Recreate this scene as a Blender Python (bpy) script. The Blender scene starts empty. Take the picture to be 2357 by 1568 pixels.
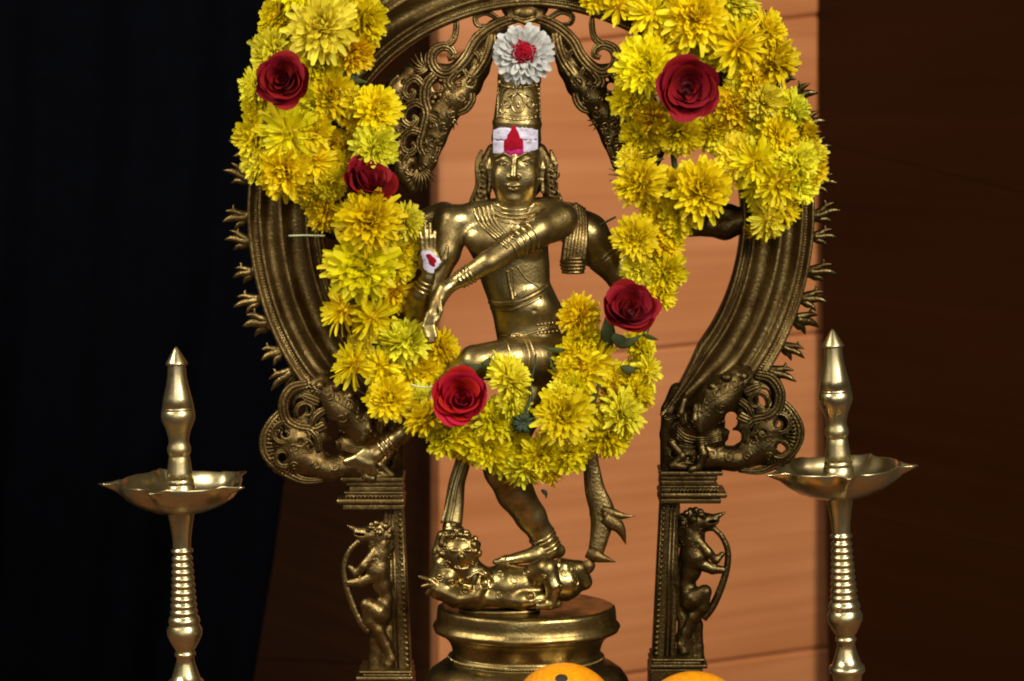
import bpy, math, random
import numpy as np
from mathutils import Vector, Matrix
R_ = math.radians
rng = random.Random(7)
S = 0.0004                      # one modelling unit = 0.4 mm
PITCH = R_(6.3); DIST = 5500.0  # camera distance in modelling units (2.2 m)
sc = bpy.context.scene
col = sc.collection

# ------------------------------------------------------------------ camera
cam_d = bpy.data.cameras.new('camera'); cam = bpy.data.objects.new('camera', cam_d); col.objects.link(cam)
cam.location = (0, -DIST*S*math.cos(PITCH), DIST*S*math.sin(PITCH))
cam.rotation_euler = (math.pi/2-PITCH, 0, 0)
cam_d.sensor_width = 36.0; cam_d.lens = 36.0*DIST/2357.0
cam_d.clip_start = 0.05; cam_d.clip_end = 60
cam_d.dof.use_dof = True; cam_d.dof.focus_distance = DIST*S-0.03; cam_d.dof.aperture_fstop = 7.0
sc.camera = cam
# ------------------------------------------------------------------ world, lamps, exposure
w = bpy.data.worlds.new('World'); sc.world = w; w.use_nodes = True
w.node_tree.nodes['Background'].inputs[0].default_value = (1.0, 0.80, 0.55, 1)
w.node_tree.nodes['Background'].inputs[1].default_value = 0.06
def area(name, loc, target, sx, sy, power, colr, spread=180):
    l = bpy.data.lights.new(name, 'AREA'); l.shape = 'RECTANGLE'; l.size = sx; l.size_y = sy
    l.energy = power; l.color = colr; l.spread = R_(spread)
    o = bpy.data.objects.new(name, l); col.objects.link(o); o.location = loc
    o.rotation_euler = (Vector(target)-Vector(loc)).to_track_quat('-Z', 'Y').to_euler()
    return o
area('hall_light_right', (1.75, -2.55, 1.75), (0.1, 0.7, 0), 1.3, 1.1, 72, (1.0, 0.95, 0.88), 120)
area('hall_light_left', (-1.65, -1.05, 1.45), (-0.1, 0, -0.05), 0.8, 0.7, 15, (1.0, 0.95, 0.86), 95)
area('front_fill', (-0.3, -4.6, 1.3), (0, 0, -0.05), 3.4, 2.0, 34, (1.0, 0.96, 0.9), 150)  # added fill behind the camera, brightens the face and metal
sc.cycles.filter_width = 2.0
vs = sc.view_settings
vs.view_transform = 'Standard'; vs.look = 'None'; vs.exposure = 0.0; vs.gamma = 1.0; vs.use_curve_mapping = False

# ------------------------------------------------------------------ coordinates
CAM = np.array([0, -DIST*math.cos(PITCH), DIST*math.sin(PITCH)])
FWD = np.array([0, math.cos(PITCH), -math.sin(PITCH)]); UP = np.array([0, math.sin(PITCH), math.cos(PITCH)]); RT = np.array([1., 0, 0])
def ray(x, y): return FWD*DIST+RT*(x-1178.5)+UP*(784.0-y)
def V(x, y, d=0.0):
    r = ray(x, y); t = (d-CAM[1])/r[1]
    return CAM+r*t
def VL(pts): return [(V(p[0], p[1], p[2]), p[3]) for p in pts]

# ------------------------------------------------------------------ object helpers
ORG = {}
def tag(o, label=None, cat=None, group=None, kind=None):
    if label: o['label'] = label
    if cat: o['category'] = cat
    if group: o['group'] = group
    if kind: o['kind'] = kind
    return o
def thing(name, label, cat, base, group=None):
    o = bpy.data.objects.new(name, None); col.objects.link(o)
    o.location = Vector(np.array(base)*S); o.empty_display_size = 0.02
    ORG[o.name] = np.array(base, float)
    return tag(o, label, cat, group)
def mk(name, verts, faces, mat, parent=None, smooth=True, org=None):
    v = np.asarray(verts, float)
    g = ORG[parent.name] if parent is not None else (np.array(org, float) if org is not None else np.zeros(3))
    me = bpy.data.meshes.new(name); me.from_pydata(((v-g)*S).tolist(), [], [tuple(f) for f in faces])
    me.materials.append(mat)
    if smooth: me.polygons.foreach_set('use_smooth', [True]*len(me.polygons))
    me.update()
    o = bpy.data.objects.new(name, me); col.objects.link(o)
    if parent is not None: o.parent = parent
    elif org is not None: o.location = Vector(g*S)
    ORG[o.name] = g
    return o
class Geo:
    def __init__(s): s.v = []; s.f = []
    def add(s, v, f):
        b = len(s.v); s.v.extend([tuple(p) for p in v]); s.f.extend([tuple(i+b for i in q) for q in f])
    def tube(s, pts, rad, sides=8, up=None, flat=1.0, cap=True):
        P = np.array(pts, float); n = len(P)
        rad = np.broadcast_to(np.array(rad, float), (n,))
        T = np.gradient(P, axis=0); T /= np.linalg.norm(T, axis=1)[:, None]+1e-9
        ref = np.array([0, 1., 0]) if up is None else np.array(up, float)
        vs_ = []
        prev = None
        for i in range(n):
            a = ref if prev is None else prev
            if abs(np.dot(a, T[i])) > .95: a = np.array([1., 0.1, 0.2])
            nrm = a-np.dot(a, T[i])*T[i]; nrm /= np.linalg.norm(nrm); prev = nrm
            bi = np.cross(T[i], nrm)
            for k in range(sides):
                an = 2*math.pi*k/sides
                vs_.append(P[i]+rad[i]*(flat*math.cos(an)*nrm+math.sin(an)*bi))
        fs = []
        for i in range(n-1):
            for k in range(sides):
                k2 = (k+1) % sides
                fs.append((i*sides+k, i*sides+k2, (i+1)*sides+k2, (i+1)*sides+k))
        if cap:
            fs.append(tuple(range(sides-1, -1, -1))); fs.append(tuple((n-1)*sides+k for k in range(sides)))
        s.add(vs_, fs)
    def ell(s, c, r, seg=14, ring=9, rot=None):
        c = np.array(c, float); r = np.array(r, float) if np.ndim(r) else np.array([r]*3, float)
        M = np.eye(3) if rot is None else np.array(rot)
        vs_ = [c+M@(r*np.array([0, 0, 1]))]
        for i in range(1, ring):
            a = math.pi*i/ring
            for k in range(seg):
                b = 2*math.pi*k/seg
                vs_.append(c+M@(r*np.array([math.sin(a)*math.cos(b), math.sin(a)*math.sin(b), math.cos(a)])))
        vs_.append(c+M@(r*np.array([0, 0, -1])))
        fs = [(0, 1+k, 1+(k+1) % seg) for k in range(seg)]
        for i in range(ring-2):
            for k in range(seg):
                k2 = (k+1) % seg
                fs.append((1+i*seg+k, 1+(i+1)*seg+k, 1+(i+1)*seg+k2, 1+i*seg+k2))
        e = len(vs_)-1; b0 = 1+(ring-2)*seg
        fs += [(b0+(k+1) % seg, b0+k, e) for k in range(seg)]
        s.add(vs_, fs)
    def torus(s, c, axis, r, t, seg=28, sides=8, ry=None):
        ax = np.array(axis, float); ax /= np.linalg.norm(ax)
        a = np.array([0, 1., 0]) if abs(ax[1]) < .9 else np.array([1., 0, 0])
        u = np.cross(ax, a); u /= np.linalg.norm(u); v = np.cross(ax, u)
        ry = r if ry is None else ry
        vs_ = []
        for i in range(seg):
            an = 2*math.pi*i/seg; cd = u*math.cos(an)*r+v*math.sin(an)*ry; dn = cd/np.linalg.norm(cd)
            for k in range(sides):
                b = 2*math.pi*k/sides
                vs_.append(np.array(c)+cd+t*(math.cos(b)*dn+math.sin(b)*ax))
        fs = [(i*sides+k, i*sides+(k+1) % sides, ((i+1) % seg)*sides+(k+1) % sides, ((i+1) % seg)*sides+k) for i in range(seg) for k in range(sides)]
        s.add(vs_, fs)
    def lathe(s, prof, base, axis=(0, 0, 1), seg=48, sx=1.0, sy=1.0, wob=None):
        """prof: (height, radius); base: point of height 0"""
        ax = np.array(axis, float); ax /= np.linalg.norm(ax)
        u = np.cross(np.array([0, 1., 0]), ax); u /= np.linalg.norm(u); v = np.cross(ax, u)
        vs_ = []; n = len(prof)
        for i, (h, r) in enumerate(prof):
            for k in range(seg):
                b = 2*math.pi*k/seg
                rr = max(r, .01)*(1 if wob is None else wob(b, i))
                vs_.append(np.array(base)+ax*h+u*(rr*sx*math.cos(b))+v*(rr*sy*math.sin(b)))
        fs = [(i*seg+k, i*seg+(k+1) % seg, (i+1)*seg+(k+1) % seg, (i+1)*seg+k) for i in range(n-1) for k in range(seg)]
        s.add(vs_, fs)
    def prism(s, poly_top, off):
        """closed polygon (list of 3d) extruded by off"""
        P = [np.array(p, float) for p in poly_top]; n = len(P); o = np.array(off, float)
        s.add(P+[p+o for p in P], [tuple(range(n)), tuple(range(2*n-1, n-1, -1))]+[(i, n+i, n+(i+1) % n, (i+1) % n) for i in range(n)])
    def box(s, c, h):
        c = np.array(c, float); h = np.array(h, float)
        q = [c+h*np.array(t) for t in ((-1,-1,-1),(1,-1,-1),(1,1,-1),(-1,1,-1),(-1,-1,1),(1,-1,1),(1,1,1),(-1,1,1))]
        s.add(q, [(0,3,2,1),(4,5,6,7),(0,1,5,4),(1,2,6,5),(2,3,7,6),(3,0,4,7)])
    def obj(s, name, mat, parent=None, smooth=True, org=None): return mk(name, s.v, s.f, mat, parent, smooth, org)
def smooth_path(pts, n=8):
    """Catmull-Rom through points of any dimension"""
    P = np.array(pts, float)
    P = np.vstack([2*P[0]-P[1], P, 2*P[-1]-P[-2]])
    out = []
    for i in range(1, len(P)-2):
        for j in range(n):
            t = j/n; a, b, c, d = P[i-1], P[i], P[i+1], P[i+2]
            out.append(.5*((2*b)+(-a+c)*t+(2*a-5*b+4*c-d)*t*t+(-a+3*b-3*c+d)*t**3))
    out.append(P[-2]); return np.array(out)
def bevel(o, wd, seg=2, ang=35):
    m = o.modifiers.new('bevel', 'BEVEL'); m.width = wd*S; m.segments = seg; m.limit_method = 'ANGLE'; m.angle_limit = R_(ang)

def curl(cx, cy, R0, a0, turns, R1=4, n=26, d=30):
    """spiral polyline (px) starting on radius R0 at angle a0 (degrees, y down)"""
    return [(cx+(R0+(R1-R0)*t)*math.cos(R_(a0)+turns*2*math.pi*t), cy+(R0+(R1-R0)*t)*math.sin(R_(a0)+turns*2*math.pi*t), d) for t in np.linspace(0, 1, n)]
# signed-distance modelling for the cast figures
class SDF:
    def __init__(s, lo, hi, h):
        s.lo = np.array(lo, float); s.h = h
        s.n = np.ceil((np.array(hi)-s.lo)/h).astype(int)+1
        s.D = np.full(s.n, 60.0, np.float32)
        s.ax = [s.lo[i]+h*np.arange(s.n[i]) for i in range(3)]
    def _sub(s, lo, hi):
        a = np.clip(np.floor((np.array(lo)-s.lo)/s.h).astype(int), 0, s.n-1); b = np.clip(np.ceil((np.array(hi)-s.lo)/s.h).astype(int)+1, 0, s.n)
        if np.any(b <= a): return None
        sl = tuple(slice(a[i], b[i]) for i in range(3))
        X = s.ax[0][sl[0]][:, None, None].astype(np.float32); Y = s.ax[1][sl[1]][None, :, None].astype(np.float32); Z = s.ax[2][sl[2]][None, None, :].astype(np.float32)
        return sl, X, Y, Z
    def _mix(s, sl, d, k, sub):
        A = s.D[sl]
        if sub:
            d = -d; h = np.clip(.5-.5*(d-A)/-k*-1, 0, 1) if False else np.clip(.5+.5*(d-A)/k, 0, 1)
            s.D[sl] = A+(d-A)*h+k*h*(1-h)
        else:
            h = np.clip(.5+.5*(A-d)/k, 0, 1)
            s.D[sl] = A+(d-A)*h-k*h*(1-h)
    def chain(s, pts, k=8, sub=False, flat=None):
        """pts: [(xyz, r)]"""
        for (a, ra), (b, rb) in zip(pts[:-1], pts[1:]):
            a = np.array(a, float); b = np.array(b, float); m = max(ra, rb)+k+3*s.h
            q = s._sub(np.minimum(a, b)-m, np.maximum(a, b)+m)
            if q is None: continue
            sl, X, Y, Z = q; ab = b-a; L = float(ab@ab)+1e-6
            t = np.clip(((X-a[0])*ab[0]+(Y-a[1])*ab[1]+(Z-a[2])*ab[2])/L, 0, 1)
            d = np.sqrt((X-a[0]-t*ab[0])**2+(Y-a[1]-t*ab[1])**2+(Z-a[2]-t*ab[2])**2)-(ra+(rb-ra)*t)
            s._mix(sl, d, k, sub)
    def ell(s, c, r, k=8, sub=False, rz=0.0):
        c = np.array(c, float); r = np.array(r, float); m = max(r)+k+3*s.h
        q = s._sub(c-m, c+m)
        if q is None: return
        sl, X, Y, Z = q; x = X-c[0]; y = Y-c[1]; z = Z-c[2]
        if rz:
            ca, sa = math.cos(rz), math.sin(rz); x, z = ca*x+sa*z, -sa*x+ca*z
        k0 = np.sqrt((x/r[0])**2+(y/r[1])**2+(z/r[2])**2)
        k1 = np.sqrt((x/r[0]**2)**2+(y/r[1]**2)**2+(z/r[2]**2)**2)+1e-6
        s._mix(sl, k0*(k0-1)/k1, k, sub)
    def column(s, secs, k=8):
        """secs: (z, cx, cy, rx, ry) falling z"""
        A = np.array(sorted(secs), float); zlo, zhi = A[0, 0], A[-1, 0]; m = 20
        q = s._sub((A[:, 1].min()-A[:, 3].max()-m, A[:, 2].min()-A[:, 4].max()-m, zlo-m), (A[:, 1].max()+A[:, 3].max()+m, A[:, 2].max()+A[:, 4].max()+m, zhi+m))
        sl, X, Y, Z = q; z = np.clip(Z, zlo, zhi)
        f = lambda j: np.interp(z.ravel(), A[:, 0], A[:, j]).reshape(z.shape).astype(np.float32)
        cx, cy, rx, ry = f(1), f(2), f(3), f(4)
        d = (np.sqrt(((X-cx)/rx)**2+((Y-cy)/ry)**2)-1)*np.minimum(rx, ry)
        d = np.maximum(d, np.abs(Z-(zlo+zhi)/2)-(zhi-zlo)/2)
        s._mix(sl, d, k, False)
    def hit(s, x, y, d0=-200, d1=100):
        ds = np.arange(d0, d1, .6); r = ray(x, y); P = CAM+np.outer((ds-CAM[1])/r[1], r)
        I = (P-s.lo)/s.h; I0 = np.floor(I).astype(int); F = I-I0
        ok = np.all((I0 >= 0) & (I0 < s.n-1), axis=1); I0 = np.clip(I0, 0, s.n-2)
        val = 0
        for c in range(8):
            o = np.array([c & 1, (c >> 1) & 1, (c >> 2) & 1]); wgt = np.prod(np.where(o, F, 1-F), axis=1)
            val = val+wgt*s.D[I0[:, 0]+o[0], I0[:, 1]+o[1], I0[:, 2]+o[2]]
        neg = np.where(ok & (val < 0))[0]
        return None if len(neg) == 0 else P[neg[0]]
    def mesh(s, it=1):
        D = s.D; I = D < 0; n = s.n
        c = [I[i:n[0]-1+i, j:n[1]-1+j, k:n[2]-1+k] for i in (0, 1) for j in (0, 1) for k in (0, 1)]
        allin = c[0].copy(); anyin = c[0].copy()
        for q in c[1:]: allin &= q; anyin |= q
        act = np.argwhere(anyin & ~allin)
        idx = np.full(n-1, -1, np.int32); idx[act[:, 0], act[:, 1], act[:, 2]] = np.arange(len(act))
        off = np.array([(i, j, k) for i in (0, 1) for j in (0, 1) for k in (0, 1)])
        vals = np.stack([D[act[:, 0]+o[0], act[:, 1]+o[1], act[:, 2]+o[2]] for o in off], 1)
        acc = np.zeros((len(act), 3)); cnt = np.zeros(len(act))
        for a in range(8):
            for b in range(a+1, 8):
                if np.abs(off[a]-off[b]).sum() != 1: continue
                va, vb = vals[:, a], vals[:, b]; m = (va < 0) != (vb < 0)
                t = np.where(m, va/(va-vb+1e-12), 0)
                acc += np.where(m[:, None], off[a]+t[:, None]*(off[b]-off[a]), 0); cnt += m
        v = s.lo+s.h*(act+acc/cnt[:, None])
        faces = []
        for ax in range(3):
            o = np.zeros(3, int); o[ax] = 1
            A = I[:n[0]-o[0], :n[1]-o[1], :n[2]-o[2]]; B = I[o[0]:, o[1]:, o[2]:]
            E = np.argwhere(A != B); u, w_ = (ax+1) % 3, (ax+2) % 3
            ok = (E[:, u] > 0) & (E[:, w_] > 0) & (E[:, u] < n[u]-1) & (E[:, w_] < n[w_]-1); E = E[ok]
            inside = A[E[:, 0], E[:, 1], E[:, 2]]
            q = []
            for du, dw in ((-1, -1), (0, -1), (0, 0), (-1, 0)):
                e = E.copy(); e[:, u] += du; e[:, w_] += dw; q.append(idx[e[:, 0], e[:, 1], e[:, 2]])
            q = np.stack(q, 1); q = np.where(inside[:, None], q, q[:, ::-1]); faces.append(q)
        F = np.vstack(faces); F = F[np.all(F >= 0, axis=1)]
        for _ in range(it):
            sm = np.zeros_like(v); ct = np.zeros(len(v))
            for a, b in ((0, 1), (1, 2), (2, 3), (3, 0)):
                for p, q in ((F[:, a], F[:, b]), (F[:, b], F[:, a])):
                    for j in range(3): sm[:, j] += np.bincount(p, v[q, j], len(v))
                    ct += np.bincount(p, minlength=len(v))
            v = .45*v+.55*sm/np.maximum(ct, 1)[:, None]
        return v, F
    def obj(s, name, mat, parent, it=1):
        v, F = s.mesh(it); return mk(name, v, F.tolist(), mat, parent)

# ------------------------------------------------------------------ materials
def new_mat(name):
    m = bpy.data.materials.new(name); m.use_nodes = True; nt = m.node_tree
    return m, nt, nt.nodes['Principled BSDF']
def N(nt, t, **kw):
    n = nt.nodes.new(t)
    for k, v in kw.items(): setattr(n, k, v)
    return n
def ramp(nt, src, stops):
    r = N(nt, 'ShaderNodeValToRGB'); nt.links.new(src, r.inputs[0]); e = r.color_ramp.elements
    while len(e) < len(stops): e.new(.5)
    for q, (p, c) in zip(e, stops): q.position = p; q.color = (*c, 1)
    return r
def bronze(name, c1, c2, c3, rough=.3, bump=.15, scale=28, fine=420, dist=.0007):
    m, nt, b = new_mat(name); L = nt.links
    tc = N(nt, 'ShaderNodeTexCoord')
    n1 = N(nt, 'ShaderNodeTexNoise'); n1.inputs['Scale'].default_value = scale; n1.inputs['Detail'].default_value = 6; n1.inputs['Roughness'].default_value = .65
    n2 = N(nt, 'ShaderNodeTexNoise'); n2.inputs['Scale'].default_value = fine; n2.inputs['Detail'].default_value = 3
    L.new(tc.outputs['Object'], n1.inputs[0]); L.new(tc.outputs['Object'], n2.inputs[0])
    r = ramp(nt, n1.outputs[0], [(.32, c3), (.5, c2), (.66, c1)]); L.new(r.outputs[0], b.inputs['Base Color'])
    b.inputs['Metallic'].default_value = 1.0
    mr = N(nt, 'ShaderNodeMapRange'); mr.inputs[3].default_value = rough+.16; mr.inputs[4].default_value = max(.08, rough-.1)
    mr.inputs[1].default_value = .3; mr.inputs[2].default_value = .7
    L.new(n1.outputs[0], mr.inputs[0]); L.new(mr.outputs[0], b.inputs['Roughness'])
    bp = N(nt, 'ShaderNodeBump'); bp.inputs['Strength'].default_value = bump; bp.inputs['Distance'].default_value = dist
    ad = N(nt, 'ShaderNodeMath', operation='ADD'); L.new(n1.outputs[0], ad.inputs[0]); L.new(n2.outputs[0], ad.inputs[1])
    L.new(ad.outputs[0], bp.inputs['Height']); L.new(bp.outputs[0], b.inputs['Normal'])
    return m
M = {}
M['statue'] = bronze('statue_bronze', (.40, .31, .135), (.29, .215, .083), (.12, .075, .025), .35, .4, 46)
M['gold'] = bronze('statue_bright_bronze', (.53, .42, .19), (.42, .32, .13), (.22, .14, .045), .28, .35, 46)
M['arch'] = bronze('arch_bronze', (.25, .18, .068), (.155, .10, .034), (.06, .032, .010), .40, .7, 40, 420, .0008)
M['dark_and_shaded'] = bronze('dark_and_shaded_bronze', (.125, .09, .034), (.08, .053, .018), (.036, .021, .007), .38, .7, 40, 420, .0008)  # dark bronze; on the arch's right half it puts shade into the colour
M['pedestal'] = bronze('pedestal_bronze', (.34, .26, .10), (.24, .17, .058), (.09, .053, .016), .30, .35, 30)
M['brass'] = bronze('lamp_brass', (.60, .51, .29), (.52, .43, .22), (.36, .26, .10), .30, .12, 22, 600)
def plain(name, c, rough=.6, var=.25, scale=60, bump=0.0, spec=.3):
    m, nt, b = new_mat(name); L = nt.links
    tc = N(nt, 'ShaderNodeTexCoord'); n1 = N(nt, 'ShaderNodeTexNoise'); n1.inputs['Scale'].default_value = scale; n1.inputs['Detail'].default_value = 5
    L.new(tc.outputs['Object'], n1.inputs[0])
    c = np.array(c); r = ramp(nt, n1.outputs[0], [(.3, tuple(c*(1-var))), (.7, tuple(np.minimum(c*(1+var), 1)))])
    L.new(r.outputs[0], b.inputs['Base Color']); b.inputs['Roughness'].default_value = rough; b.inputs['Specular IOR Level'].default_value = spec
    if bump:
        bp = N(nt, 'ShaderNodeBump'); bp.inputs['Strength'].default_value = bump; bp.inputs['Distance'].default_value = .001
        L.new(n1.outputs[0], bp.inputs['Height']); L.new(bp.outputs[0], b.inputs['Normal'])
    return m
def petal_mat(name, tip, base, rough=.55, transl=.25, hue=.03, val=.25, sheen=0.0):
    """colour runs from petal base to tip along the UV, with a little change from flower to flower"""
    m, nt, b = new_mat(name); L = nt.links
    uv = N(nt, 'ShaderNodeUVMap'); sx = N(nt, 'ShaderNodeSeparateXYZ'); L.new(uv.outputs[0], sx.inputs[0])
    r = ramp(nt, sx.outputs[1], [(.0, base), (.55, tip), (1., tip)])
    oi = N(nt, 'ShaderNodeObjectInfo'); hs = N(nt, 'ShaderNodeHueSaturation')
    mh = N(nt, 'ShaderNodeMapRange'); mh.inputs[3].default_value = .5-hue; mh.inputs[4].default_value = .5+hue*.6
    L.new(oi.outputs['Random'], mh.inputs[0]); L.new(mh.outputs[0], hs.inputs['Hue'])
    wn = N(nt, 'ShaderNodeTexNoise'); wn.inputs['Scale'].default_value = 90
    tc = N(nt, 'ShaderNodeTexCoord'); L.new(tc.outputs['Object'], wn.inputs[0])
    mv = N(nt, 'ShaderNodeMapRange'); mv.inputs[1].default_value = .3; mv.inputs[2].default_value = .7; mv.inputs[3].default_value = 1-val; mv.inputs[4].default_value = 1+val*.4
    L.new(wn.outputs[0], mv.inputs[0])
    wr = N(nt, 'ShaderNodeMath', operation='MULTIPLY'); wr.inputs[1].default_value = 7.31; L.new(oi.outputs['Random'], wr.inputs[0])
    wf_ = N(nt, 'ShaderNodeMath', operation='FRACT'); L.new(wr.outputs[0], wf_.inputs[0])
    wv = N(nt, 'ShaderNodeMapRange'); wv.inputs[3].default_value = .84; wv.inputs[4].default_value = 1.06; L.new(wf_.outputs[0], wv.inputs[0])
    wm = N(nt, 'ShaderNodeMath', operation='MULTIPLY'); L.new(mv.outputs[0], wm.inputs[0]); L.new(wv.outputs[0], wm.inputs[1]); L.new(wm.outputs[0], hs.inputs['Value'])
    L.new(r.outputs[0], hs.inputs['Color']); L.new(hs.outputs[0], b.inputs['Base Color'])
    b.inputs['Roughness'].default_value = rough; b.inputs['Specular IOR Level'].default_value = .25
    if sheen: b.inputs['Sheen Weight'].default_value = sheen; b.inputs['Sheen Roughness'].default_value = .4
    tr = N(nt, 'ShaderNodeBsdfTranslucent'); L.new(hs.outputs[0], tr.inputs[0]); mx = N(nt, 'ShaderNodeMixShader'); mx.inputs[0].default_value = transl
    L.new(b.outputs[0], mx.inputs[1]); L.new(tr.outputs[0], mx.inputs[2]); L.new(mx.outputs[0], nt.nodes['Material Output'].inputs[0])
    return m
M['yellow'] = petal_mat('yellow_petal', (.88, .74, .004), (.84, .58, .001), hue=.014, val=.14, transl=.38)
M['lemon'] = petal_mat('lemon_petal', (.90, .82, .04), (.86, .70, .006), hue=.014, val=.12, transl=.38)
M['amber'] = petal_mat('amber_petal', (.86, .66, .003), (.80, .46, .001), hue=.014, val=.16, transl=.38)
M['red'] = petal_mat('rose_petal', (.23, .001, .004), (.075, .0006, .0015), .75, .10, .008, .35)
M['red_lit'] = petal_mat('lit_rose_petal', (.42, .002, .007), (.16, .001, .003), .7, .12, .008, .3)  # lighter copy of the rose red: light on the lowest rose put into its colour
M['white'] = petal_mat('white_petal', (.55, .54, .49), (.56, .46, .16), .5, .2, .005, .12)
M['kumkum'] = plain('red_powder', (.25, .002, .010), .9, .35, 300, .5, .1)
M['kumkum_pink'] = plain('magenta_powder', (.30, .015, .10), .9, .3, 260, .5, .1)
M['ash'] = plain('white_ash_paste', (.56, .50, .62), .85, .2, 160, .5, .2)
def powder(name, c, under, stretch):
    m, nt, b = new_mat(name); L = nt.links
    tc = N(nt, 'ShaderNodeTexCoord'); mp = N(nt, 'ShaderNodeMapping'); mp.inputs['Scale'].default_value = stretch; L.new(tc.outputs['Object'], mp.inputs[0])
    n1 = N(nt, 'ShaderNodeTexNoise'); n1.inputs['Scale'].default_value = 130; n1.inputs['Detail'].default_value = 7; n1.inputs['Roughness'].default_value = .7; L.new(mp.outputs[0], n1.inputs[0])
    c = np.array(c); r = ramp(nt, n1.outputs[0], [(.34, under), (.43, tuple(c*.8)), (.7, tuple(np.minimum(1, c*1.12)))])
    L.new(r.outputs[0], b.inputs['Base Color']); b.inputs['Roughness'].default_value = .9; b.inputs['Specular IOR Level'].default_value = .1
    bp = N(nt, 'ShaderNodeBump'); bp.inputs['Strength'].default_value = .6; bp.inputs['Distance'].default_value = .0012; L.new(n1.outputs[0], bp.inputs['Height']); L.new(bp.outputs[0], b.inputs['Normal'])
    return m
M['ash'] = powder('white_ash_paste', (.58, .53, .63), (.22, .17, .13), (.5, 1, 1.3))
M['kumkum'] = powder('red_powder', (.27, .003, .012), (.10, .004, .02), (1, 1, 1))
M['leaf'] = plain('green_sepal', (.035, .045, .005), .7, .4, 80)
M['stalk'] = plain('dark_stalk', (.02, .035, .012), .6, .3, 80)
M['thread'] = plain('pale_thread', (.45, .48, .25), .8, .2)
M['orange'] = plain('orange_peel', (.76, .27, .002), .42, .22, 260, 1.0, .45)
M['scar'] = plain('dark_stem_scar', (.025, .02, .012), .7, .3)
M['curtain'] = plain('black_curtain_cloth', (.0006, .0008, .0018), .97, .3, 30, 0, .05)
M['cloth'] = plain('table_cloth', (.14, .06, .025), .9, .2, 30)
def wood(name, c1, c2, c3, rot, gloss=1.0):
    m, nt, b = new_mat(name); L = nt.links
    tc = N(nt, 'ShaderNodeTexCoord'); mp = N(nt, 'ShaderNodeMapping'); mp.inputs['Rotation'].default_value = (0, 0, -rot); L.new(tc.outputs['Object'], mp.inputs[0])
    ms = N(nt, 'ShaderNodeMapping'); ms.inputs['Scale'].default_value = (.5, 6, 26); L.new(mp.outputs[0], ms.inputs[0])
    n1 = N(nt, 'ShaderNodeTexNoise'); n1.inputs['Scale'].default_value = 2.2; n1.inputs['Detail'].default_value = 8; n1.inputs['Distortion'].default_value = .15; L.new(ms.outputs[0], n1.inputs[0])
    r = ramp(nt, n1.outputs[0], [(.25, c3), (.5, c2), (.75, c1)])
    m2 = N(nt, 'ShaderNodeMapping'); m2.inputs['Scale'].default_value = (.5, .5, 1.6); L.new(mp.outputs[0], m2.inputs[0])
    n2 = N(nt, 'ShaderNodeTexNoise'); n2.inputs['Scale'].default_value = 2.6; n2.inputs['Detail'].default_value = 3; L.new(m2.outputs[0], n2.inputs[0])
    t2 = ramp(nt, n2.outputs[0], [(.35, (.86, .82, .76)), (.65, (1.06, 1.14, 1.30))]); mxc = N(nt, 'ShaderNodeMix', data_type='RGBA', blend_type='MULTIPLY'); mxc.inputs[0].default_value = 1
    L.new(r.outputs[0], mxc.inputs[6]); L.new(t2.outputs[0], mxc.inputs[7]); L.new(mxc.outputs[2], b.inputs['Base Color'])
    b.inputs['Roughness'].default_value = .42; b.inputs['Specular IOR Level'].default_value = .5*gloss; b.inputs['Coat Weight'].default_value = .25*(gloss > .9); b.inputs['Coat Roughness'].default_value = .3
    bp = N(nt, 'ShaderNodeBump'); bp.inputs['Strength'].default_value = .1; bp.inputs['Distance'].default_value = .002; L.new(n1.outputs[0], bp.inputs['Height']); L.new(bp.outputs[0], b.inputs['Normal'])
    return m
A_BACK = R_(33)
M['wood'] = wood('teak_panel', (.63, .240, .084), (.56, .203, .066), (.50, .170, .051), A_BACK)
M['wood_shaded_left'] = wood('shaded_panel_left', (.14, .044, .008), (.115, .034, .006), (.09, .026, .0045), A_BACK-math.pi/2, .25)  # same panelling with the left face's shade put into its colour
M['wood_shaded_right'] = wood('shaded_panel_right', (.027, .0075, .0012), (.024, .0064, .001), (.021, .0055, .0009), A_BACK-math.pi/2, .12)  # same panelling, the right face's deeper shade put into its colour

# ------------------------------------------------------------------ the setting: folded panelling, curtain, table
def plane_hit(x, y, P0, nrm):
    r = ray(x, y); return CAM+r*(np.dot(P0-CAM, nrm)/np.dot(r, nrm))
CORNER = V(1884, 800, 4000)
def wall(name, P0, direc, x0, x1, lines, mat, thick=40, gap=1.6, bev=12, lean=0.0):
    """planks between tilted seams; lines: (x, y, slope) seen on the wall from top to bottom"""
    d = np.array([direc[0], direc[1], 0.]); d /= np.linalg.norm(d); nrm = np.array([-d[1], d[0], 0])
    if nrm[1] > 0: nrm = -nrm
    back = -nrm*thick
    base = plane_hit((x0+x1)/2, 2100, P0, nrm)
    g = Geo(); c = [plane_hit(x, y, P0, nrm)+back*.7 for x, y in ((x0-1684*lean, -900), (x1, -900), (x1, 2300), (x0+1516*lean, 2300))]; g.prism(c, back)
    wl = g.obj(name, mat, None, False, base); tag(wl, kind='structure')
    for a, b in zip(lines[:-1], lines[1:]):
        f = lambda ln, x, o: plane_hit(x, ln[1]+(x-ln[0])*ln[2]+o, P0, nrm)
        if lean: x0_, x0b = x0+lean*(a[1]-784), x0+lean*(b[1]-784)
        else: x0_, x0b = x0, x0
        q = [f(a, x0_, gap), f(a, x1, gap), f(b, x1, -gap), f(b, x0b, -gap)]
        g = Geo(); g.prism(q, back*.66)
        p = g.obj('plank', mat, wl, False); bevel(p, bev, 1)
    return wl
dB = (-math.cos(A_BACK), -math.sin(A_BACK)); dS = (math.sin(A_BACK), -math.cos(A_BACK))
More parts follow.
